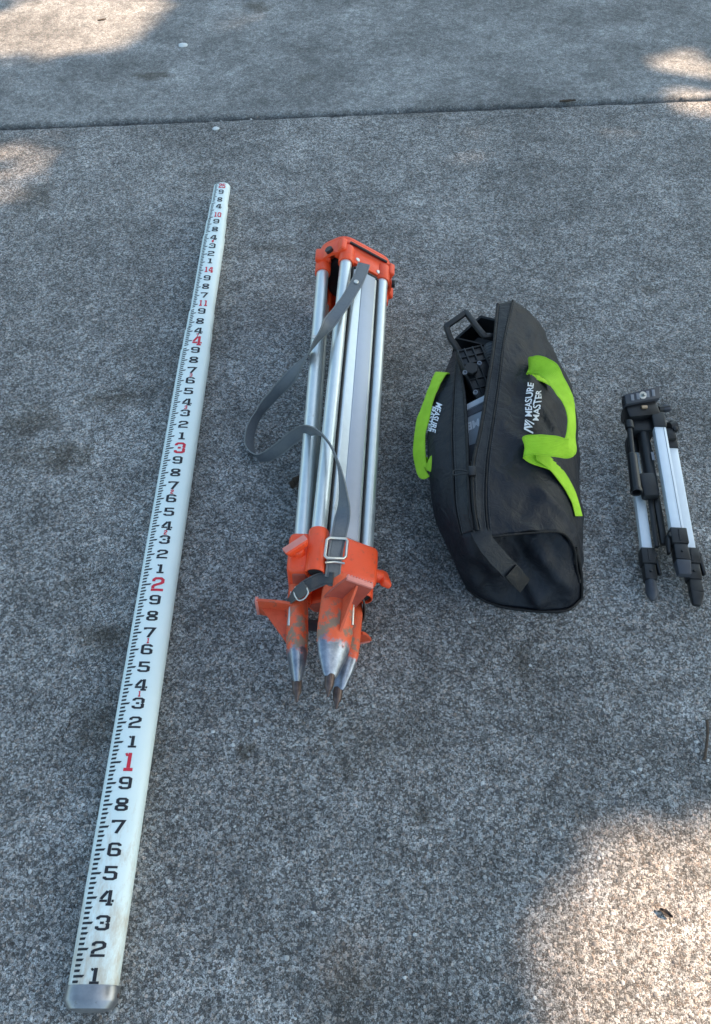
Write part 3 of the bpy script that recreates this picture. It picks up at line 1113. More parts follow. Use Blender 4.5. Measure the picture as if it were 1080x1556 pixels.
    for k in range(9):
        c = e0.lerp(e1, (k + 0.5) / 9)
        bm_beam(bm, c + axis * 0.003, c + axis * 0.0062, 0.003, 0.005, up=g.n, bev=0.0006, seg=1)
    from_bm('tread_edge', bm, M['pinkish'], stp)
    bm = bmesh.new()
    tri = [g.p(ut + 0.001, sx0, 0.061 * yk), g.p(ub, sx0, 0.010), g.p(U_st + 0.010, sx0, 0.010)]
    vsx = []
    for dx in (-0.002, 0.002):
        vsx.append([bm.verts.new(v + g.t * dx) for v in tri])
    bm.faces.new(vsx[0])
    bm.faces.new(vsx[1][::-1])
    for k in range(3):
        bm.faces.new((vsx[0][k], vsx[0][(k + 1) % 3], vsx[1][(k + 1) % 3], vsx[1][k]))
    from_bm('web', bm, M['orange_worn'], stp, smooth=False)

# head: rounded triangular plate
HU = U_sk + 0.050


def head_outline(dist, corner):
    pts = []
    for f in (PHI['A'], PHI['B'], PHI['C']):
        n_ = Vector((math.cos(f), math.sin(f)))
        t_ = Vector((-math.sin(f), math.cos(f)))
        hl = corner
        pts += [n_ * dist - t_ * hl, n_ * dist + t_ * hl]
    # order by angle and round the corners
    pts.sort(key=lambda v: math.atan2(v.y, v.x))
    out = []
    m = len(pts)
    for i in range(m):
        a, b, c = pts[i - 1], pts[i], pts[(i + 1) % m]
        r = 0.022
        p0 = b + (a - b).normalized() * min(r, (a - b).length * 0.45)
        p1 = b + (c - b).normalized() * min(r, (c - b).length * 0.45)
        for k in range(6):
            t = k / 5
            out.append(p0 * (1 - t) ** 2 + b * 2 * t * (1 - t) + p1 * t * t)
    return out


def plate(name, u0, u1, dist, corner, mat, parent, ch=0.002):
    ol = head_outline(dist, corner)
    oi = head_outline(dist - ch, corner - ch)
    rows = [(u0, oi), (u0 + ch, ol), (u1 - ch, ol), (u1, oi)]
    verts, faces = [], []
    n = len(ol)
    for (u, oo) in rows:
        verts += [tp(u, q.x, q.y) for q in oo]
    for r_ in range(3):
        for k in range(n):
            faces.append((r_ * n + k, r_ * n + (k + 1) % n, (r_ + 1) * n + (k + 1) % n, (r_ + 1) * n + k))
    faces.append(tuple(reversed(range(n))))
    faces.append(tuple(3 * n + k for k in range(n)))
    ob = mk(name, verts, faces, mat, parent, smooth=True)
    bm = bmesh.new()
    bm.from_mesh(ob.data)
    bmesh.ops.recalc_face_normals(bm, faces=bm.faces)
    bm.to_mesh(ob.data)
    bm.free()
    ob.data.set_sharp_from_angle(angle=R(25))
    return ob


hd = plate('head_plate', HU + 0.006, HU + 0.020, 0.0715, 0.0600, M['orange'], TRI)
plate('top_disc', HU + 0.0205, HU + 0.030, 0.0700, 0.0588, M['orange'], hd)
plate('underside', HU - 0.010, HU + 0.0055, 0.050, 0.040, M['dark_gap'], hd)
for key in 'ABC':
    g = Leg(key)
    for sx in (-1, 1):
        # lug beside the hinge
        bm = bmesh.new()
        bm_beam(bm, g.p(HU - 0.026, sx * 0.060, 0.0), g.p(HU + 0.008, sx * 0.060, 0.0), 0.014, 0.034, up=g.n, bev=0.004, seg=3)
        lug = from_bm('hinge_lug', bm, M['orange'], hd)
    bm = bmesh.new()
    bm_beam(bm, g.p(HU + 0.0015, 0.0, 0.0145), g.p(HU + 0.0062, 0, 0.0145), 0.092, 0.004, up=g.n, bev=0)
    from_bm('slot', bm, M['dark_gap'], hd)  # dark bar puts the shade of the hinge recess into colour

V3 = Vector
for key in 'ABC':
    g, g2 = Leg(key), Leg({'A': 'B', 'B': 'C', 'C': 'A'}[key])
    a_, b_ = g.p(HU, -0.058, 0.006), g2.p(HU, 0.058, 0.006)
    out_ = ((a_ + b_) / 2 - tp(HU, 0, 0)).normalized()
    pts = [a_, a_.lerp(b_, 0.25) + out_ * 0.005, a_.lerp(b_, 0.5) + out_ * 0.007, a_.lerp(b_, 0.75) + out_ * 0.005, b_]
    pts = crom(pts, 3)
    verts, faces = [], []
    for p_ in pts:
        verts += [p_ - axis * 0.026, p_ + axis * 0.0075, p_ + axis * 0.0075 - out_ * 0.006, p_ - axis * 0.026 - out_ * 0.006]
    for i in range(len(pts) - 1):
        for k in range(4):
            faces.append((4 * i + k, 4 * i + (k + 1) % 4, 4 * i + 4 + (k + 1) % 4, 4 * i + 4 + k))
    faces += [(0, 1, 2, 3), tuple(4 * (len(pts) - 1) + k for k in (3, 2, 1, 0))]
    sk = mk('corner_skirt', verts, faces, M['orange'], hd)
    c_ = (a_ + b_) / 2 - axis * 0.016 + out_ * 0.004
    cyl('pivot_bolt', c_, c_ + out_ * 0.010, 0.0085, M['blk'], hd, n=18)

# carrying strap
sp_ = [(553, 401, .178, (0.8, 0.55, -0.15)), (546, 421, .184, (0.8, 0.5, -0.2)), (534, 443, .192, (0.75, 0.55, -0.1)), (519, 466, .197, (0.68, 0.66, -0.05)), (500, 491, .196, (0.66, 0.7, 0.0)),
       (484, 513, .182, (0.62, 0.7, 0.2)), (466, 541, .150, (0.5, 0.6, 0.5)), (443, 571, .104, (0.3, 0.35, 0.85)), (418, 598, .062, (0.2, 0.15, 0.95)), (396, 624, .030, (0.0, 0.2, 1)),
       (382, 651, .019, (-0.55, 0.1, 0.9)), (379, 676, .017, (-0.7, -0.2, 0.8)), (388, 693, .017, (-0.3, -0.2, 0.9)), (404, 694, .020, (0.0, 0.1, 1)), (425, 681, .050, (0.0, 0.2, 1)), (446, 664, .100, (0.0, 0.1, 1)),
       (466, 654, .158, (0.0, -0.25, 1)), (484, 657, .190, (0.1, -0.6, 0.85)), (501, 676, .200, (0.12, -0.66, 0.75)), (513, 704, .197, (0.16, -0.64, 0.75)), (520, 738, .186,  (0.42, -0.6, 0.7)), (522, 772, .170, (0.75, -0.4, 0.4)),
       (517, 802, .160, (1, -0.1, -0.25)), (511, 832, .155, (1, 0.05, -0.5)), (507, 858, .151, (1, 0.05, -0.5)), (505, 878, .144, (1, 0.05, -0.5))]
ribbon('carrying_strap', [P(a, b, c) for a, b, c, d in sp_], [V3(d) for a, b, c, d in sp_], 0.0255, M['leather'], TRI, thick=0.003, wob=0.05, seed=1.0)
for (a, b, c) in ((541, 429, .190), (477, 513, .180)):
    q = P(a, b, c)
    cyl('strap_rivet', q, q + V3((0.1, -0.2, 1)).normalized() * 0.0035, 0.0048, M['chrome'], TRI, n=14)
# buckle and keeper
bx = [(494, 848), (528, 846), (528, 817), (498, 817)]
bp = [P(493, 848, .167), P(525, 849, .153), P(528, 819, .155), P(497, 817, .169)]
rp = []
for k in range(4):
    a_, b_, c_ = bp[k - 1], bp[k], bp[(k + 1) % 4]
    for t in (0, 0.5, 1):
        rp.append((b_ + (a_ - b_).normalized() * 0.004 * (1 - t) + (c_ - b_).normalized() * 0.004 * t))
wire('buckle', rp, 0.0024, M['chrome'], TRI, closed=True)
wire('strap_keeper', [P(494, 855, .162), P(508, 854, .160), P(523, 856, .150)], 0.0018, M['chrome'], TRI)
# lower leather strap around the shoes
lp = [(506, 880, .150, (0.1, 0.9, 0.35)), (490, 880, .142, (0.2, 0.9, 0.4)), (473, 887, .140, (0.3, 0.9, 0.4)), (456, 897, .132, (0.35, 0.85, 0.45)), (443, 908, .114, (0.3, 0.85, 0.5)), (434, 922, .078, (0.2, 0.8, 0.3)),
      (436, 938, .036, (0.1, 1, 0.1)), (455, 948, .016, (0, 1, 0)), (500, 952, .014, (0, 1, 0)), (535, 950, .022, (0, 1, 0)), (551, 935, .045, (-.1, 1, -.1)), (553, 916, .075, (-.2, 1, -.2)), (546, 900, .105, (-0.3, 0.9, -0.3)), (535, 890, .128, (-0.2, 0.9, -0.3))]
ribbon('binding_strap', [P(a, b, c) for a, b, c, d in lp], [V3(d) for a, b, c, d in lp], 0.022, M['leather_dk'], TRI, thick=0.003, wob=0.05, seed=4.0)
kl = [P(449, 892, .140), P(447, 902, .138), P(453, 912, .132), P(462, 910, .137), P(468, 901, .144), P(466, 893, .148)]
wire('strap_ring', crom(kl, 4), 0.0014, M['chrome'], TRI)
bm = bmesh.new()
bm_beam(bm, P(450, 904, .137), P(466, 890, .149), 0.020, 0.004, up=V3((0.2, -0.3, 1)), bev=0.0018)
from_bm('strap_tail', bm, M['leather_dk'], TRI)
#@@BAG@@

# ------------------------------------------------------------------ open tool bag
BAG = empty('tool_bag', P(790, 760), 'open black cloth tool bag with lime green handles and white lettering', 'bag')
BC = {
    'c0': [(707, 892, 0), (688, 840, 0), (682, 785, 0), (682, 725, 0), (688, 665, 0), (696, 625, 0), (704, 592, 0)],
    'c1': [(690, 850, .075), (660, 786, .10), (652, 718, .115), (650, 660, .125), (657, 612, .125), (674, 572, .115), (689, 540, .09)],
    'c2': [(700, 812, .150), (691, 768, .170), (688, 712, .180), (686, 655, .178), (689, 600, .168), (692, 560, .152), (694, 530, .125)],
    'c3': [(718, 806, .172), (713, 765, .188), (711, 708, .194), (709, 650, .188), (706, 605, .178), (702, 572, .162), (698, 535, .135)],
    'c4': [(725, 806, .174), (719, 765, .190), (718, 708, .200), (730, 650, .205), (740, 590, .210), (750, 525, .213), (756, 462, .200)],
    'c5': [(742, 814, .168), (738, 765, .185), (740, 705, .198), (748, 645, .205), (757, 585, .210), (765, 520, .214), (779, 456, .200)],
    'c6': [(848, 806, .150), (840, 760, .164), (826, 700, .172), (824, 640, .176), (822, 580, .173), (815, 525, .165), (813, 486, .152)],
    'c7': [(873, 834, .104), (868, 778, .115), (863, 715, .122), (860, 655, .122), (856, 602, .114), (848, 553, .100), (836, 518, .085)],
    'c8': [(880, 872, .050), (883, 800, .050), (880, 740, .055), (880, 680, .055), (874, 625, .050), (863, 578, .045), (848, 540, .035)],
    'c9': [(882, 910, 0), (882, 846, 0), (878, 785, 0), (872, 722, 0), (866, 665, 0), (858, 612, 0), (846, 562, 0)],
}
NS = 14


def bag_grid(keys, sub, wr=0.0, seed=0.0, k0=0):
    """spline the control curves along, then across"""
    cur = [crom([P(*q) for q in BC[k]], NS) for k in keys]
    m = len(cur[0])
    rows = []
    for i in range(m):
        row = crom([c[i] for c in cur], sub)
        out = []
        for j, p in enumerate(row):
            f = j / (len(row) - 1)
            a = wr * min(1, 6 * f, 6 * (1 - f)) if len(keys) > 2 else wr * 0.4
            d = mnoise.noise(V3((p.x * 11, p.y * 7, seed))) + 0.6 * mnoise.noise(V3((p.x * 26 + p.y * 14, p.y * 9 - p.x * 12, seed + 3)))
            crease = max(0, 1 - 3.2 * abs(mnoise.noise(V3((p.x * 9 + p.y * 7, p.y * 5 - p.x * 4, seed + 8)))))
            crease2 = max(0, 1 - 3.4 * abs(mnoise.noise(V3((p.x * 22 - p.y * 5, p.y * 12 + p.x * 5, seed + 15)))))
            out.append(p + V3((0.25, -0.1, 1)) * a * (0.75 * d + 0.75 * crease + 0.40 * crease2 - 0.3))
        rows.append(out)
    return rows


def flip(ob):
    bm = bmesh.new()
    bm.from_mesh(ob.data)
    bmesh.ops.reverse_faces(bm, faces=bm.faces)
    bm.to_mesh(ob.data)
    bm.free()


def grid_mesh(name, rows, mat, parent, thick=0.003):
    m, n = len(rows), len(rows[0])
    verts = [p for r_ in rows for p in r_]
    faces = [(i * n + j, i * n + j + 1, (i + 1) * n + j + 1, (i + 1) * n + j) for i in range(m - 1) for j in range(n - 1)]
    ob = mk(name, verts, faces, mat, parent, smooth=True)
    nz_ = sum((p.normal.dot(p.center + org(ob) - V3((0.22, 1.0, 0.09))) for p in ob.data.polygons))
    if nz_ < 0:
        flip(ob)
    if thick:
        md = ob.modifiers.new('thickness', 'SOLIDIFY')
        md.thickness = thick
        md.offset = -1
    return ob


right_rows = bag_grid(['c5', 'c6', 'c7', 'c8', 'c9'], 14, 0.0095, 1.0)
left_rows = bag_grid(['c2', 'c1', 'c0'], 8, 0.006, 5.0)
rp_ = grid_mesh('side_panel', right_rows, M['bag'], BAG)
lp_ = grid_mesh('side_panel', left_rows, M['bag'], BAG)
b1 = grid_mesh('zip_band', bag_grid(['c4', 'c5'], 5, 0.003, 2.0), M['band'], BAG)
b2 = grid_mesh('zip_band', bag_grid(['c2', 'c3'], 5, 0.003, 6.0), M['band'], BAG)
# bottom
bt = [[r0[-1].lerp(r1[-1], f / 6) + V3((0, 0, 0.003)) for f in range(7)] for r0, r1 in zip(left_rows, right_rows)]
grid_mesh('bottom_panel', bt, M['bag'], BAG, 0)
# seams
wire('seam', crom([P(a, b, c + 0.001) for a, b, c in BC['c5']], NS), 0.0016, M['zip'], b1)
wire('seam', crom([P(a, b, c + 0.001) for a, b, c in BC['c2']], NS), 0.0014, M['zip'], b2)
def stitches(keys, off, parent):
    cu = crom([P(*q) for q in BC[keys[0]]], NS)
    cv = crom([P(*q) for q in BC[keys[1]]], NS)
    ln = [a_ + (b_ - a_).normalized() * off + V3((0, 0, 0.0022)) for a_, b_ in zip(cu, cv)]
    ln = crom(ln, 3)
    bm = bmesh.new()
    for i in range(0, len(ln) - 1, 2):
        bm_beam(bm, ln[i], ln[i].lerp(ln[i + 1], 0.9), 0.0011, 0.0010, bev=0)
    st_ = from_bm('stitching', bm, M['thread'], parent, smooth=False)
    st_['kind'] = 'stuff'


M['thread'] = simple('grey_thread', (0.075, 0.076, 0.078), 0.8)
stitches(('c5', 'c6'), 0.005, rp_)
stitches(('c5', 'c4'), 0.004, b1)
stitches(('c2', 'c3'), 0.004, b2)
stitches(('c4', 'c5'), 0.006, b1)
# zip tapes along both lips
wire('zip_tape', crom([P(a, b, c + 0.001) for a, b, c in BC['c4']], NS), 0.0028, M['zip'], b1)
wire('zip_tape', crom([P(a, b, c + 0.001) for a, b, c in BC['c3']], NS), 0.0028, M['zip'], b2)
# closed part of the zip between the lips, and its draped tail
zc = crom([P(a, b, c - 0.002) for a, b, c in [(716, 712, .196), (716.5, 740, .193), (716, 765, .188), (719, 788, .181), (727, 815, .168), (744, 838, .152), (762, 857, .134), (778, 873, .115), (790, 884, .100)]], 1)
ribbon('zipper', zc, [V3((1, 0, 0.1))] * 5 + [V3((0.8, 0.5, 0.15)), V3((0.7, 0.6, 0.2)), V3((0.7, 0.6, 0.2)), V3((0.7, 0.6, 0.2))], 0.014, M['zip'], BAG, thick=0.006)
tail = [(729, 806, .172), (737, 824, .166), (753, 844, .150), (771, 863, .130), (786, 879, .110)]
ribbon('zip_tail', [P(a, b, c) for a, b, c in tail], [V3((0.8, 0.55, 0.1))] * 5, 0.030, M['band'], BAG, thick=0.004, wob=0.06)
ribbon('tail_tab', [P(a, b, c + 0.004) for a, b, c in [(776, 867, .126), (786, 879, .113), (797, 890, .099)]], [V3((0.75, 0.6, 0.1))] * 3, 0.027, M['zip'], BAG, thick=0.004)
for dx in (-0.006, 0.006):
    wire('zip_teeth', [q + V3((dx, 0, 0.004)) for q in zc], 0.0012, M['blk'], BAG)
# zip slider and pull
q = P(717, 716, .203)
bm = bmesh.new()
bm_beam(bm, q + V3((0, -0.010, 0)), q + V3((0, 0.008, 0.002)), 0.012, 0.007, bev=0.0018)
sl_ = from_bm('zip_slider', bm, M['blk'], BAG)
ppts = [P(712, 717, .207), P(700, 714, .207), P(690, 715, .204), P(688, 719, .203), P(691, 722, .204), P(701, 720, .207), P(712, 719, .208)]
wire('zip_pull', crom(ppts, 3), 0.0013, M['blk'], sl_)

# near end panel, dented inwards under the flap
cols = [
    [(700, 812, .150), (690, 850, .075), (707, 892, 0)],
    [(720, 808, .168), (718, 862, .070), (732, 910, 0)],
    [(742, 818, .156), (748, 868, .075), (760, 921, 0)],
    [(775, 830, .125), (785, 876, .060), (792, 926, 0)],
    [(805, 826, .128), (822, 878, .060), (826, 929, 0)],
    [(846, 816, .134), (860, 876, .058), (862, 926, 0)],
    [(873, 834, .104), (881, 872, .050), (882, 910, 0)],
]
pg = []
for ci, c in enumerate(cols):
    w_ = [P(*q) for q in c]
    w_[0] += V3((0, (0, 0, 0.010, 0.042, 0.026, 0.014, 0.004)[ci], 0))
    w_[1] += V3((0, (0, 0, 0.002, 0.012, 0.006, 0.0, 0)[ci], 0))
    pg.append(crom(w_, 10))
rows = []
for i in range(len(pg[0])):
    rows.append(crom([c[i] for c in pg], 7))
m_rows = len(rows)
for i, r_ in enumerate(rows):
    for j, p in enumerate(r_):
        f, h = i / (m_rows - 1), j / (len(r_) - 1)
        k = min(1, 5 * f, 5 * (1 - f), 5 * h, 5 * (1 - h))
        fold = 1 - 2.4 * abs(mnoise.noise(V3((p.x * 13 + p.z * 10, p.z * 6 - p.x * 3, 4.2))))
        fold2 = 1 - 2.4 * abs(mnoise.noise(V3((p.x * 20 - p.z * 16, p.z * 9, 7.7))))
        r_[j] = p + V3((0, -1, 0.1)) * k * (0.021 * max(0, fold) + 0.013 * max(0, fold2) + 0.008 * mnoise.noise(V3((p.x * 30, p.z * 26, 9))) - 0.008)
ep = grid_mesh('end_panel', rows, M['bag'], BAG)
wire('piping', [q + V3((0, -0.002, 0.003)) for q in rows[-1]] + [r_[-1] + V3((0.002, -0.002, 0)) for r_ in rows[::-1]][1:], 0.0028, M['zip'], ep)
# flap edge that overhangs it
wire('flap_hem', crom([P(a, b, c) for a, b, c in [(742, 816, .166), (770, 813, .164), (800, 810, .159), (846, 808, .150), (863, 817, .130), (873, 836, .103), (876, 862, .072), (881, 885, .04)]], 4), 0.0022, M['zip'], BAG)
# far end panel
fr = [[P(846, 562, 0), P(790, 575, 0), P(704, 592, 0)], [P(840, 528, .06), P(785, 540, .06), P(696, 560, .05)], [P(806, 482, .158), P(782, 500, .12), P(698, 535, .11)]]
rows = [crom(r_, 6) for r_ in fr]
grid_mesh('end_panel', rows, M['bag'], BAG)


# lime webbing
def webbing(name, pts, wd=0.030, n=6, seed=0.0):
    return ribbon(name, [P(a, b, c) for a, b, c, d in pts], [V3(d) for a, b, c, d in pts], wd, M['green'], BAG, thick=0.0022, n=n, wob=0.10, seed=seed)


def bvh_of(ob):
    e = [v.co + org(ob) for v in ob.data.vertices]
    return BVHTree.FromPolygons(e, [tuple(p.vertices) for p in ob.data.polygons])


def cast(tree, px, py, off=0.0):
    o_ = V3((0, 0, CH))
    d_ = (P(px, py, 0) - o_).normalized()
    h = tree.ray_cast(o_, d_)
    if h[0] is None:
        return P(px, py, 0.17)
    n_ = h[1] if h[1].dot(d_) < 0 else -h[1]
    return h[0] + n_ * off


tr = bvh_of(rp_)
VW = (0.0, 0.75, 0.62)
hr = webbing('handle', [
    (836, 702, .172, (0.4, 0.85, -0.1)), (815, 693, .184, (0.2, 0.9, 0.2)), (801, 685, .194, (0.05, 0.8, 0.5)),
    (798, 680, .203, VW), (806, 676, .211, VW), (822, 676, .215, VW), (842, 678, .214, (-0.05, 0.7, 0.65)), (857, 681, .208, (-0.3, 0.45, 0.8)), (866, 679, .204, (-0.75, -0.1, 0.65)), (868, 660, .206, (-0.6, -0.1, 0.8)), (868, 636, .212, (-0.62, -0.15, 0.8)),
    (863, 612, .218, (-0.75, -0.35, 0.5)), (854, 593, .220, (-0.8, -0.55, 0.2)), (843, 575, .222, (-0.62, -0.75, 0.05)), (833, 562, .220, (-0.35, -0.85, -0.3)), (822, 556, .216, (-0.1, -0.8, -0.5)), (811, 555, .208, (0, -0.76, -0.6)), (804, 557, .198, (0, -0.8, -0.5)),
    (808, 564, .190, (0.2, -0.9, -0.3)), (822, 573, .182, (0.3, -1, 0)), (838, 586, .170, (0.4, -0.9, 0.2))], 0.034, seed=2.0)
ank = [cast(tr, a_, b_, 0.004) for a_, b_ in ((812, 690), (828, 700), (846, 718), (860, 740), (870, 762), (876, 785))]
ribbon('handle_anchor', ank, [V3((0.5, 0.75, -0.35)), V3((0.55, 0.75, -0.35)), V3((0.6, 0.65, -0.4)), V3((0.6, 0.6, -0.5)), V3((0.6, 0.55, -0.6)), V3((0.6, 0.5, -0.6))], 0.030, M['green'], BAG, thick=0.002, n=5, wob=0.05)
hl = webbing('handle', [
    (656, 706, .105, (0.2, 0.9, 0.4)), (655, 690, .118, (0.3, 0.8, 0.5)), (652, 700, .128, (0.35, 0.6, 0.7)), (648, 716, .120, (0.4, 0.5, 0.7)), (641, 712, .112, (0.6, 0.1, 0.75)), (637, 690, .115, (0.7, 0.0, 0.7)),
    (638, 660, .125, (0.75, -0.05, 0.65)), (644, 632, .135, (0.8, -0.1, 0.6)), (652, 606, .142, (0.7, -0.1, 0.7)), (661, 584, .148, (0.7, -0.2, 0.6)), (668, 570, .150, (0.8, -0.3, 0.4)), (673, 567, .142, (0.8, -0.4, 0.2)), (672, 580, .125, (0.7, -0.3, -0.3)), (668, 600, .100, (0.5, -0.2, -0.8))], 0.027, seed=7.0)
webbing('base_strap', [(667, 762, .07, (0.2, 0.9, 0.3)), (671, 785, .04, (0.2, 0.9, 0.3)), (680, 812, .012, (0.2, 0.9, 0.2))], 0.012)

# white lettering pressed onto the cloth
dg = bpy.context.evaluated_depsgraph_get()


def text_mesh(txt, shear=0.25, bold=0.02):
    cu = bpy.data.curves.new('lettering_curve', 'FONT')
    cu.body = txt
    cu.size = 1.0
    cu.shear = shear
    cu.offset = bold
    cu.resolution_u = 3
    ob = bpy.data.objects.new('lettering_source', cu)
    COL.objects.link(ob)
    bpy.context.view_layer.update()
    d = bpy.context.evaluated_depsgraph_get()
    me = ob.evaluated_get(d).to_mesh()
    bm = bmesh.new()
    bm.from_mesh(me)
    bmesh.ops.triangulate(bm, faces=bm.faces)
    bmesh.ops.subdivide_edges(bm, edges=[e for e in bm.edges if e.calc_length() > 0.12], cuts=2)
    vs_ = [v.co.copy() for v in bm.verts]
    bm.verts.index_update()
    fs = [tuple(v.index for v in f.verts) for f in bm.faces]
    bm.free()
    bpy.data.objects.remove(ob, do_unlink=True)
    bpy.data.curves.remove(cu)
    x1 = max(v.x for v in vs_)
    x0 = min(v.x for v in vs_)
    y1 = max(v.y for v in vs_)
    return [V3(((v.x - x0) / (x1 - x0), v.y / y1, 0)) for v in vs_], fs


# logo: a slanted M with a filled notch
def logo_mesh():
    polys = [[(0, 0), (0.14, 0), (0.34, 1.0), (0.20, 1.0)], [(0.26, 1.0), (0.42, 1.0), (0.60, 0.30), (0.50, 0.10)], [(0.62, 0.34), (0.98, 1.0), (0.82, 1.0), (0.56, 0.52)],
             [(0.70, 0.0), (0.84, 0.0), (1.04, 1.0), (0.92, 0.80)], [(0.48, 1.0), (0.76, 1.0), (0.60, 0.66), (0.57, 0.66)]]
    vs_, fs = [], []
    for pl in polys:
        b = len(vs_)
        vs_ += [V3((x, y, 0)) for x, y in pl]
        fs.append((b, b + 1, b + 2, b + 3))
    return vs_, fs


def press(name, mesh, a, b, c, tree, mat, parent, off=0.0016):
    """a: start of baseline, b: end of baseline, c: top of first letter (world points on the cloth)"""
    vs_, fs = mesh
    nrm = (b - a).cross(c - a).normalized()
    out = []
    for v in vs_:
        p = a + (b - a) * v.x + (c - a) * v.y
        hit = tree.ray_cast(p + nrm * 0.05, -nrm, 0.12)
        if hit[0] is None:
            hit = tree.find_nearest(p)
        n_ = hit[1]
        if n_.dot(nrm) < 0:
            n_ = -n_
        out.append(hit[0] + n_ * off)
    return mk(name, out, fs, mat, parent)


press('lettering', text_mesh('MEASURE'), cast(tr, 807, 634), cast(tr, 810, 581), cast(tr, 797, 636), tr, M['white_print'], rp_)
press('lettering', text_mesh('MASTER'), cast(tr, 817, 640), cast(tr, 821, 594), cast(tr, 808, 642), tr, M['white_print'], rp_)
press('emblem', logo_mesh(), cast(tr, 809, 660), cast(tr, 811, 641), cast(tr, 795, 657), tr, M['white_print'], rp_)
tl = bvh_of(lp_)
press('lettering', text_mesh('MEASURE'), cast(tl, 664, 612), cast(tl, 655, 658), cast(tl, 673, 614), tl, M['white_print'], lp_)
press('lettering', text_mesh('MASTER'), cast(tl, 657, 617), cast(tl, 651, 656), cast(tl, 663, 618), tl, M['white_print'], lp_)
press('emblem', logo_mesh(), cast(tl, 662, 594), cast(tl, 659, 612), cast(tl, 675, 595), tl, M['white_print'], lp_)

# ------------------------------------------------------------------ instruments inside the bag
INS = empty('bracket_mount', P(735, 590), 'black plastic instrument with square wire-like handle poking out of open bag', 'instrument')
hp = [P(755, 511, .190), P(736, 511, .195), P(726, 499, .200), P(708, 475, .205), P(678, 496, .195), P(684, 514, .185), P(698, 534, .172)]
for i in range(len(hp) - 1):
    d_ = (hp[i + 1] - hp[i]).normalized() * 0.003
    beam('handle_bar', hp[i] - d_, hp[i + 1] + d_, 0.0105, 0.009, M['blk_dusty'], INS, up=V3((0.1, -0.2, 1)), bev=0.002)
# hooded shell behind the handle
hd_ = [P(691, 514, .15), P(730, 479, .180), P(760, 486, .180), P(760, 530, .14)]
verts = [*hd_, *[p + V3((0, 0.01, -0.06)) for p in hd_], *[p.lerp(sum(hd_, V3()) / 4, 0.13) + V3((0, 0, -0.001)) for p in hd_], *[p.lerp(sum(hd_, V3()) / 4, 0.18) + V3((0, 0, -0.05)) for p in hd_]]
faces = []
for k in range(4):
    k2 = (k + 1) % 4
    faces += [(k, k2, 4 + k2, 4 + k), (k, 8 + k, 8 + k2, k2), (8 + k, 12 + k, 12 + k2, 8 + k2)]
faces.append((12, 13, 14, 15))
mk('shell', verts, faces, M['blk'], INS)
# ribbed arm
a0, a1 = P(711, 533, .175), P(741, 606, .150)
arm = beam('arm', a0, a1, 0.052, 0.018, M['blk'], INS, up=V3((0.05, -0.3, 1)), bev=0.003)
ex, ey, ez = frame(a0, a1, V3((0.05, -0.3, 1)))
top = ey * 0.009
for dx in (-0.0235, -0.010, 0.006, 0.0235):
    beam('rib', a0 + ex * dx + top, a1 + ex * dx + top, 0.003, 0.008, M['blk_dusty'], arm, up=V3((0.05, -0.3, 1)), bev=0.001)
for f in (0.02, 0.16, 0.30, 0.62, 0.8):
    c = a0.lerp(a1, f)
    beam('rib', c + top - ex * 0.0235, c + top + ex * 0.0235, 0.003, 0.006, M['blk_dusty'], arm, up=ey, bev=0.001)
c = P(716, 560, .186)
cyl('boss', c - ey * 0.006, c + ey * 0.003, 0.0125, M['blk_dusty'], arm, n=8)
for (a_, b_) in ((728, 553), (706, 567), (722, 597)):
    c = P(a_, b_, .186)
    bm = bmesh.new()
    bm_lathe(bm, c, c + ey * 0.01, [(0, 0.0042), (0.004, 0.0042), (0.004, 0.0028), (0.0005, 0.0026), (0.0005, 0)], 14)
    from_bm('screw_ring', bm, M['pad'], arm)
# ridged round housing
c0, c1 = P(752, 528, .150), P(752, 600, .135)
L = (c1 - c0).length
prof = [(0, 0), (0, 0.018)]
for k in range(8):
    prof += [(0.004 + k * 0.007, 0.024), (0.0075 + k * 0.007, 0.0225)]
prof += [(L, 0.022), (L, 0)]
lathe('ridged_housing', c0, c1, prof, M['gry_plastic'], INS, n=28)

CS = empty('instrument_case', P(735, 660), 'grey plastic case with white letters lying inside the open bag', 'case')
t0 = [P(707, 617, .168), P(752, 594, .183), P(752, 694, .165), P(707, 704, .152)]


def slab4(name, q, h, mat, parent, bev=0.004):
    bm = bmesh.new()
    tv = [bm.verts.new(p) for p in q]
    bv = [bm.verts.new(p + V3((0, 0, -h))) for p in q]
    bm.faces.new(tv)
    bm.faces.new(bv[::-1])
    for k in range(4):
        bm.faces.new((tv[k], bv[k], bv[(k + 1) % 4], tv[(k + 1) % 4]))
    bmesh.ops.recalc_face_normals(bm, faces=bm.faces)
    if bev:
        bmesh.ops.bevel(bm, geom=list(bm.edges), offset=bev, segments=3, affect='EDGES', profile=0.5)
    return from_bm(name, bm, mat, parent)


body = slab4('case_body', t0, 0.09, M['case'], CS, 0.006)
up_ = V3((0, 0, 0.0035))
slab4('pale_rim', [t0[0] + up_, t0[1] + up_, t0[1].lerp(t0[2], 0.10) + up_, t0[0].lerp(t0[3], 0.10) + up_], 0.006, M['case_lt'], body, 0.001)
slab4('dark_band', [t0[0].lerp(t0[3], 0.11) + up_ * .4, t0[1].lerp(t0[2], 0.11) + up_ * .4, t0[1].lerp(t0[2], 0.22) + up_ * .4, t0[0].lerp(t0[3], 0.22) + up_ * .4], 0.003, M['gry_plastic'], body, 0.0008)
slab4('dark_lens', [t0[0].lerp(t0[3], 0.72) + up_ * .4, t0[1].lerp(t0[2], 0.72) + up_ * .4, t0[1].lerp(t0[2], 0.97) + up_ * .4, t0[0].lerp(t0[3], 0.97) + up_ * .4], 0.003, M['gry_plastic'], body, 0.0008)
tb = bvh_of(body)
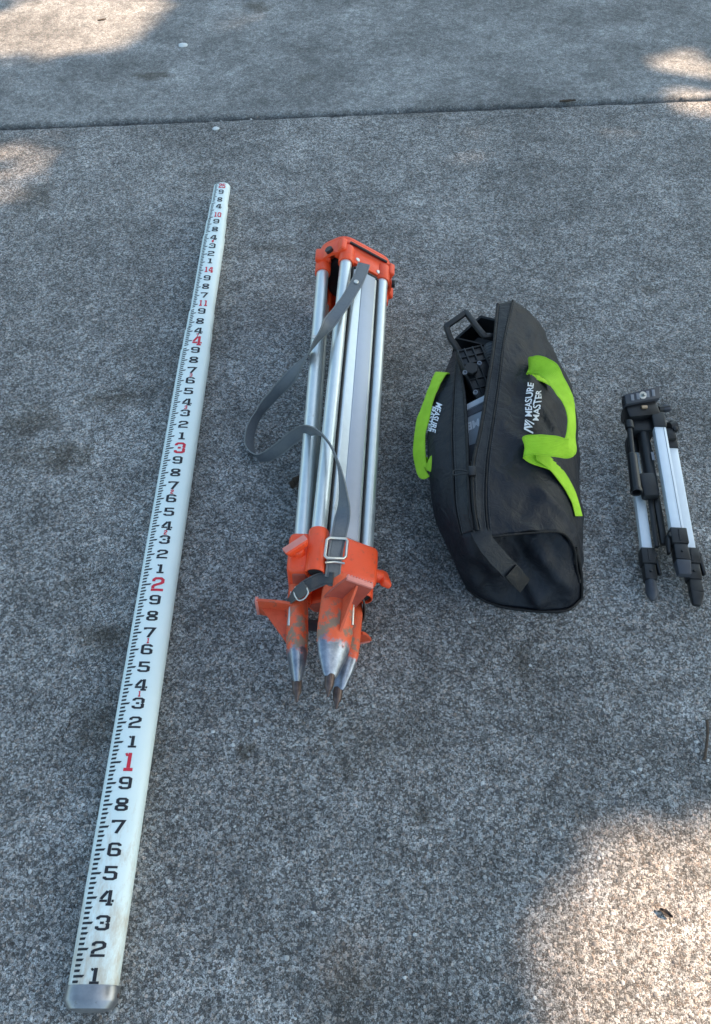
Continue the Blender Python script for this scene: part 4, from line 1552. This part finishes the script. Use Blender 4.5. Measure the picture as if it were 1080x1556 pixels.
press('lettering', text_mesh('MEA', 0.1, 0.035), P(730, 631, .182), P(704, 639, .182), P(732, 643, .178), tb, M['white_print'], body, 0.0008)
#@@CAMTRI@@

# ------------------------------------------------------------------ small camera tripod
CT = empty('camera_tripod', P(1000, 770), 'small folded camera tripod with silver legs and black plastic joints', 'camera tripod')
upc = V3((-0.05, -0.1, 1))


def cb(name, a, b, wd, ht, mat, parent=None, **k):
    return beam(name, P(*a), P(*b), wd, ht, M[mat], parent or CT, up=k.pop('up', upc), **k)


def cc(name, a, b, r, mat, parent=None, **k):
    return cyl(name, P(*a), P(*b), r, M[mat], parent or CT, **k)


# legs: silver channel, black knee joint, flip-lock collar, foot
legs = [
    ((1001, 652, .062), (1028, 808, .056), 0.0225, 0.017),
    ((1019, 684, .026), (1046, 838, .022), 0.0225, 0.017),
    ((962, 690, .024), (982, 838, .020), 0.0185, 0.016),
]
for k, (a, b, wd, ht) in enumerate(legs):
    ch = cb('leg', a, b, wd, ht, 'silver', bev=0.0022)
    p0, p1 = P(*a), P(*b)
    ex, ey, ez = frame(p0, p1, upc)
    bm = bmesh.new()
    bm_beam(bm, p0 + ey * (ht / 2 + 0.0001) + ex * wd * 0.27, p1 + ey * (ht / 2 + 0.0001) + ex * wd * 0.27, 0.0008, 0.0006, up=upc, bev=0)
    if k == 0:
        from_bm('groove', bm, M['pad'], ch)
    else:
        bm.free()
    # upper joint
    bm = bmesh.new()
    bm_beam(bm, p0 - ez * 0.036 - ex * 0.001, p0 + ez * 0.002, wd + 0.003, ht + 0.006, up=upc, bev=0.003, seg=3)
    from_bm('upper_joint', bm, M['blk_dusty'], CT)
    # collar in two steps, then the foot
    bm = bmesh.new()
    bm_beam(bm, p1 - ez * 0.002, p1 + ez * 0.030, wd + 0.006, ht + 0.007, up=upc, bev=0.002)
    col = from_bm('collar', bm, M['blk_dusty'], CT)
    bm = bmesh.new()
    bm_beam(bm, p1 + ez * 0.029, p1 + ez * 0.062, wd + 0.002, ht + 0.003, up=upc, bev=0.003, w1=wd + 0.003, h1=ht + 0.004)
    from_bm('inner_tube', bm, M['blk'], CT)
    side = -1 if k == 0 else 1
    bm = bmesh.new()
    bm_beam(bm, p1 + ez * 0.010 + ex * side * (wd / 2 + 0.005), p1 + ez * 0.048 + ex * side * (wd / 2 + 0.0085), 0.008, ht * 0.8, up=upc, bev=0.003, w1=0.006, h1=ht * 0.7)
    bm_cyl(bm, p1 + ez * 0.012 + ex * side * (wd / 2 + 0.002) - ey * 0.010, p1 + ez * 0.012 + ex * side * (wd / 2 + 0.002) + ey * 0.011, 0.0055, n=14)
    for q_ in (0.0135, 0.046):
        bm_cyl(bm, p1 + ez * q_ + ey * (ht / 2 + 0.001), p1 + ez * q_ + ey * (ht / 2 + 0.0045), 0.0024, n=10, ch=0.0005)
    bm_beam(bm, p1 + ez * 0.002 + ey * (ht / 2 + 0.004), p1 + ez * 0.026 + ey * (ht / 2 + 0.004), 0.0025, 0.0016, up=upc, bev=0)
    from_bm('flip_lock', bm, M['blk'], col)
    if k == 0:
        bm = bmesh.new()
        bm_beam(bm, p1 + ez * 0.062, p1 + ez * 0.090, wd + 0.003, ht + 0.004, up=upc, bev=0.003, w1=wd - 0.001, h1=ht - 0.003)
        from_bm('foot', bm, M['gry_plastic'], CT)
    elif k == 1:
        bm = bmesh.new()
        bm_beam(bm, p1 + ez * 0.060, p1 + ez * 0.086 + ex * 0.001, wd - 0.002, ht, up=upc, bev=0.003, w1=wd + 0.001, h1=ht)
        bm_beam(bm, p1 + ez * 0.085 + ex * 0.001, p1 + ez * 0.110 - ex * 0.002, wd + 0.001, ht + 0.001, up=upc, bev=0.003, w1=wd * 0.6, h1=ht * 0.6)
        from_bm('foot', bm, M['blk_dusty'], CT)
    else:
        bm = bmesh.new()
        L0 = 0.061
        bm_lathe(bm, p1 + ez * L0, p1 + ez * (L0 + 0.04), [(0, 0), (0, 0.0088), (0.020, 0.0105), (0.0225, 0.0110), (0.030, 0.0090), (0.037, 0.0050), (0.040, 0)], 20)
        from_bm('foot', bm, M['gry_plastic'], CT)
# centre column housing, spreader arms
cc('centre_column', (976, 656, .046), (992, 748, .046), 0.0115, 'blk_dusty', n=20, ch=0.003)
cb('spreader_collar', (981, 722, .050), (989, 757, .048), 0.030, 0.020, 'blk_dusty', bev=0.005)
cb('spreader_arm', (987, 752, .040), (998, 832, .034), 0.008, 0.010, 'blk_dusty', bev=0.002)
cb('spreader_arm', (996, 752, .040), (1009, 828, .034), 0.012, 0.010, 'blk', bev=0.002)
cb('label_strip', (991, 687, .0605), (993, 699, .0605), 0.005, 0.001, 'pad', bev=0)
# pan head
cb('head_block', (949, 630, .062), (997, 625, .062), 0.034, 0.030, 'blk', bev=0.005)
cb('head_block', (980, 650, .045), (1004, 646, .045), 0.036, 0.030, 'blk_dusty', bev=0.006)
cb('column_collar', (970, 640, .044), (975, 662, .044), 0.046, 0.034, 'blk_dusty', bev=0.006)
cc('tilt_pivot', (946, 634, .050), (956, 634, .050), 0.013, 'blk', n=18)
cc('tilt_screw', (1000, 622, .062), (1017, 620, .062), 0.0065, 'blk_dusty', n=14)
cb('tilt_wing', (1006, 621, .062), (1018, 620, .062), 0.014, 0.012, 'gry_plastic', bev=0.003)
cc('elevation_knob', (1016, 650, .040), (1027, 648, .040), 0.0115, 'blk_dusty', n=16)
cb('knob_wing', (1019, 640, .044), (1027, 656, .044), 0.011, 0.012, 'blk', bev=0.004)
cb('leg_joint_block', (1012, 655, .034), (1018, 672, .034), 0.026, 0.024, 'blk_dusty', bev=0.006)
q = P(974, 619, .079)
cyl('brass_screw', q, q + V3((0.012, 0.001, 0)), 0.0038, simple('brass', (0.45, 0.33, 0.22), 0.4, 0.8), CT, n=10)
# quick-release platform
fp = [P(951, 614, .086), P(1004, 604, .086), P(1002, 586, .096), P(949, 599, .096)]
bm = bmesh.new()
nrm = (fp[1] - fp[0]).cross(fp[3] - fp[0]).normalized()
tv = [bm.verts.new(p) for p in fp]
bv = [bm.verts.new(p - nrm * 0.020 - V3((0, 0.008, 0))) for p in fp]
bm.faces.new(tv)
bm.faces.new(bv[::-1])
for k in range(4):
    bm.faces.new((tv[k], bv[k], bv[(k + 1) % 4], tv[(k + 1) % 4]))
bmesh.ops.recalc_face_normals(bm, faces=bm.faces)
bmesh.ops.bevel(bm, geom=list(bm.edges), offset=0.0022, segments=2, affect='EDGES', profile=0.5)
plt = from_bm('platform', bm, M['gry_plastic'], CT)
for f in (0.20, 0.36, 0.64, 0.80):
    a_ = fp[0].lerp(fp[1], f).lerp(fp[3].lerp(fp[2], f), 0.22) + nrm * 0.0004
    b_ = fp[0].lerp(fp[1], f).lerp(fp[3].lerp(fp[2], f), 0.80) + nrm * 0.0004
    beam('rubber_pad', a_, b_, 0.0065, 0.0012, M['pad'], plt, up=nrm, bev=0.0004)
c = sum(fp, V3()) / 4
lathe('camera_screw', c, c + nrm, [(0, 0.0075), (0.001, 0.0075), (0.001, 0.0036), (0.009, 0.0034), (0.010, 0.0028), (0.010, 0)], M['chrome'], plt, n=14)
bm = bmesh.new()
for k in range(4):
    s_ = fp[0].lerp(fp[3], 0.15 + 0.22 * k) - nrm * 0.007
    bm_beam(bm, s_ - V3((0.0025, 0, 0)), s_ + V3((0.001, 0, 0)), 0.0016, 0.010, up=nrm, bev=0)
from_bm('grip_ribs', bm, M['blk'], plt)
# pan handle with ridged grip
cc('pan_handle', (956, 648, .066), (961, 694, .066), 0.0052, 'blk_dusty', n=16)
g0, g1 = P(960, 690, .066), P(967, 749, .064)
ex, ey, ez = frame(g0, g1, upc)
L = (g1 - g0).length
bm = bmesh.new()
n = 36
rings = []
for (t, r0) in [(0, 0.007), (0.002, 0.0085), (0.006, 0.0092), (L - 0.008, 0.0100), (L - 0.007, 0.0112), (L - 0.001, 0.0112), (L, 0.0104), (L - 0.001, 0.0080), (L - 0.012, 0.0074)]:
    rings.append([bm.verts.new(g0 + ez * t + (ex * math.cos(2 * math.pi * k / n) + ey * math.sin(2 * math.pi * k / n)) * r0 * (1 - 0.06 * (k % 6 == 0) * (0.004 < t < L - 0.0075))) for k in range(n)])
for a_, b_ in zip(rings, rings[1:]):
    for k in range(n):
        bm.faces.new((a_[k], a_[(k + 1) % n], b_[(k + 1) % n], b_[k]))
bm.faces.new(rings[0])
bm.faces.new(rings[-1])
from_bm('handle_grip', bm, M['blk'], CT)
cc('handle_collar', (955, 641, .066), (957, 652, .066), 0.0085, 'blk', n=16)

# ------------------------------------------------------------------ bits lying about
def pebble(px, py, r, mat, label, flat=0.5, seed=0):
    c = P(px, py)
    bm = bmesh.new()
    bmesh.ops.create_icosphere(bm, subdivisions=2, radius=1)
    for v in bm.verts:
        v.co *= 1 + 0.22 * mnoise.noise(v.co * 1.3 + V3((seed, 0, 0)))
        v.co = V3((v.co.x * r * 1.3, v.co.y * r, v.co.z * r * flat))
    bmesh.ops.translate(bm, verts=bm.verts, vec=c + V3((0, 0, r * flat * 0.75)))
    ob = from_bm('pebble', bm, mat, None)
    ob['label'] = label
    ob['category'] = 'pebble'
    return ob


wpm = simple('white_stone', (0.66, 0.68, 0.68), 0.6, 0, 0.1, 80)
pebble(278, 71, 0.012, wpm, 'white round pebble on concrete beyond the slab joint', 0.5, 1)
pebble(328, 197, 0.008, wpm, 'small pale pebble just below the slab joint', 0.5, 4)
leafd = simple('dry_dark_leaf', (0.022, 0.018, 0.016), 0.8, 0, 0.4, 200)
litter = simple('brown_litter', (0.085, 0.060, 0.042), 0.9, 0, 0.5, 200)


def leaf(name, px, py, L, W, ang, mat, label, cat, curl=0.004, seed=0):
    c = P(px, py, 0.003)
    r_ = random.Random(seed)
    verts, faces = [], []
    n = 8
    for i in range(n + 1):
        f = i / n
        wd = W * math.sin(math.pi * min(1, 0.08 + f * 0.9)) ** 0.8 * (1 + 0.5 * (r_.random() - 0.5))
        for s_ in (-1, 0, 1):
            x = (f - 0.5) * L
            y = s_ * wd / 2
            z = curl * (abs(s_) + 1.5 * (f - 0.4) ** 2) + r_.random() * curl * 0.3
            verts.append(c + V3((x * math.cos(ang) - y * math.sin(ang), x * math.sin(ang) + y * math.cos(ang), z)))
    for i in range(n):
        for k in range(2):
            faces.append((i * 3 + k, i * 3 + k + 1, (i + 1) * 3 + k + 1, (i + 1) * 3 + k))
    ob = mk(name, verts, faces, mat)
    md = ob.modifiers.new('thickness', 'SOLIDIFY')
    md.thickness = 0.0008
    ob['label'] = label
    ob['category'] = cat
    return ob


leaf('leaf_fragment', 1011, 1388, 0.019, 0.008, R(-35), leafd, 'tiny dark curled leaf fragment on the sunlit concrete', 'leaf', 0.003, 3)
leaf('dry_leaf', 450, 737, 0.030, 0.022, R(60), litter, 'crumpled brown leaf tucked under the folded surveying tripod', 'leaf', 0.008, 5)
leaf('joint_leaf', 862, 155, 0.050, 0.012, R(6), litter, 'brown leaf scrap lodged in the slab joint', 'leaf', 0.004, 8)
leaf('husk_leaf', 155, 31, 0.030, 0.006, R(20), litter, 'thin brown leaf scrap on sunlit concrete beyond the slab joint', 'leaf', 0.003, 9)
tw = wire('twig', crom([P(1074, 1094, .004), P(1075, 1115, .005), P(1073, 1135, .005), P(1070, 1154, .004)], 4), 0.0022, litter, None)
tw['label'] = 'short thin brown twig lying on the shaded concrete'
tw['category'] = 'twig'

# hairline crack
rk = random.Random(3)
cp = [P(131, 1074, 0.0006), P(119, 1083, 0.0006), P(108, 1090, 0.0006), P(104, 1103, 0.0006), P(97, 1114, 0.0006), P(93, 1130, 0.0006)]
cp = [q + V3((rk.uniform(-1, 1), rk.uniform(-1, 1), 0)) * 0.0012 for q in crom(cp, 5)]
verts, faces = [], []
for i, q in enumerate(cp):
    hw = 0.0009 * math.sin(math.pi * (i + 0.6) / (len(cp) + 0.6)) * rk.uniform(0.5, 1.4)
    verts += [q + V3((-hw, -hw * 0.5, 0)), q + V3((hw, hw * 0.5, 0))]
for i in range(len(cp) - 1):
    faces.append((2 * i, 2 * i + 1, 2 * i + 3, 2 * i + 2))
mk('crack', verts, faces, M['soil'], NEAR)
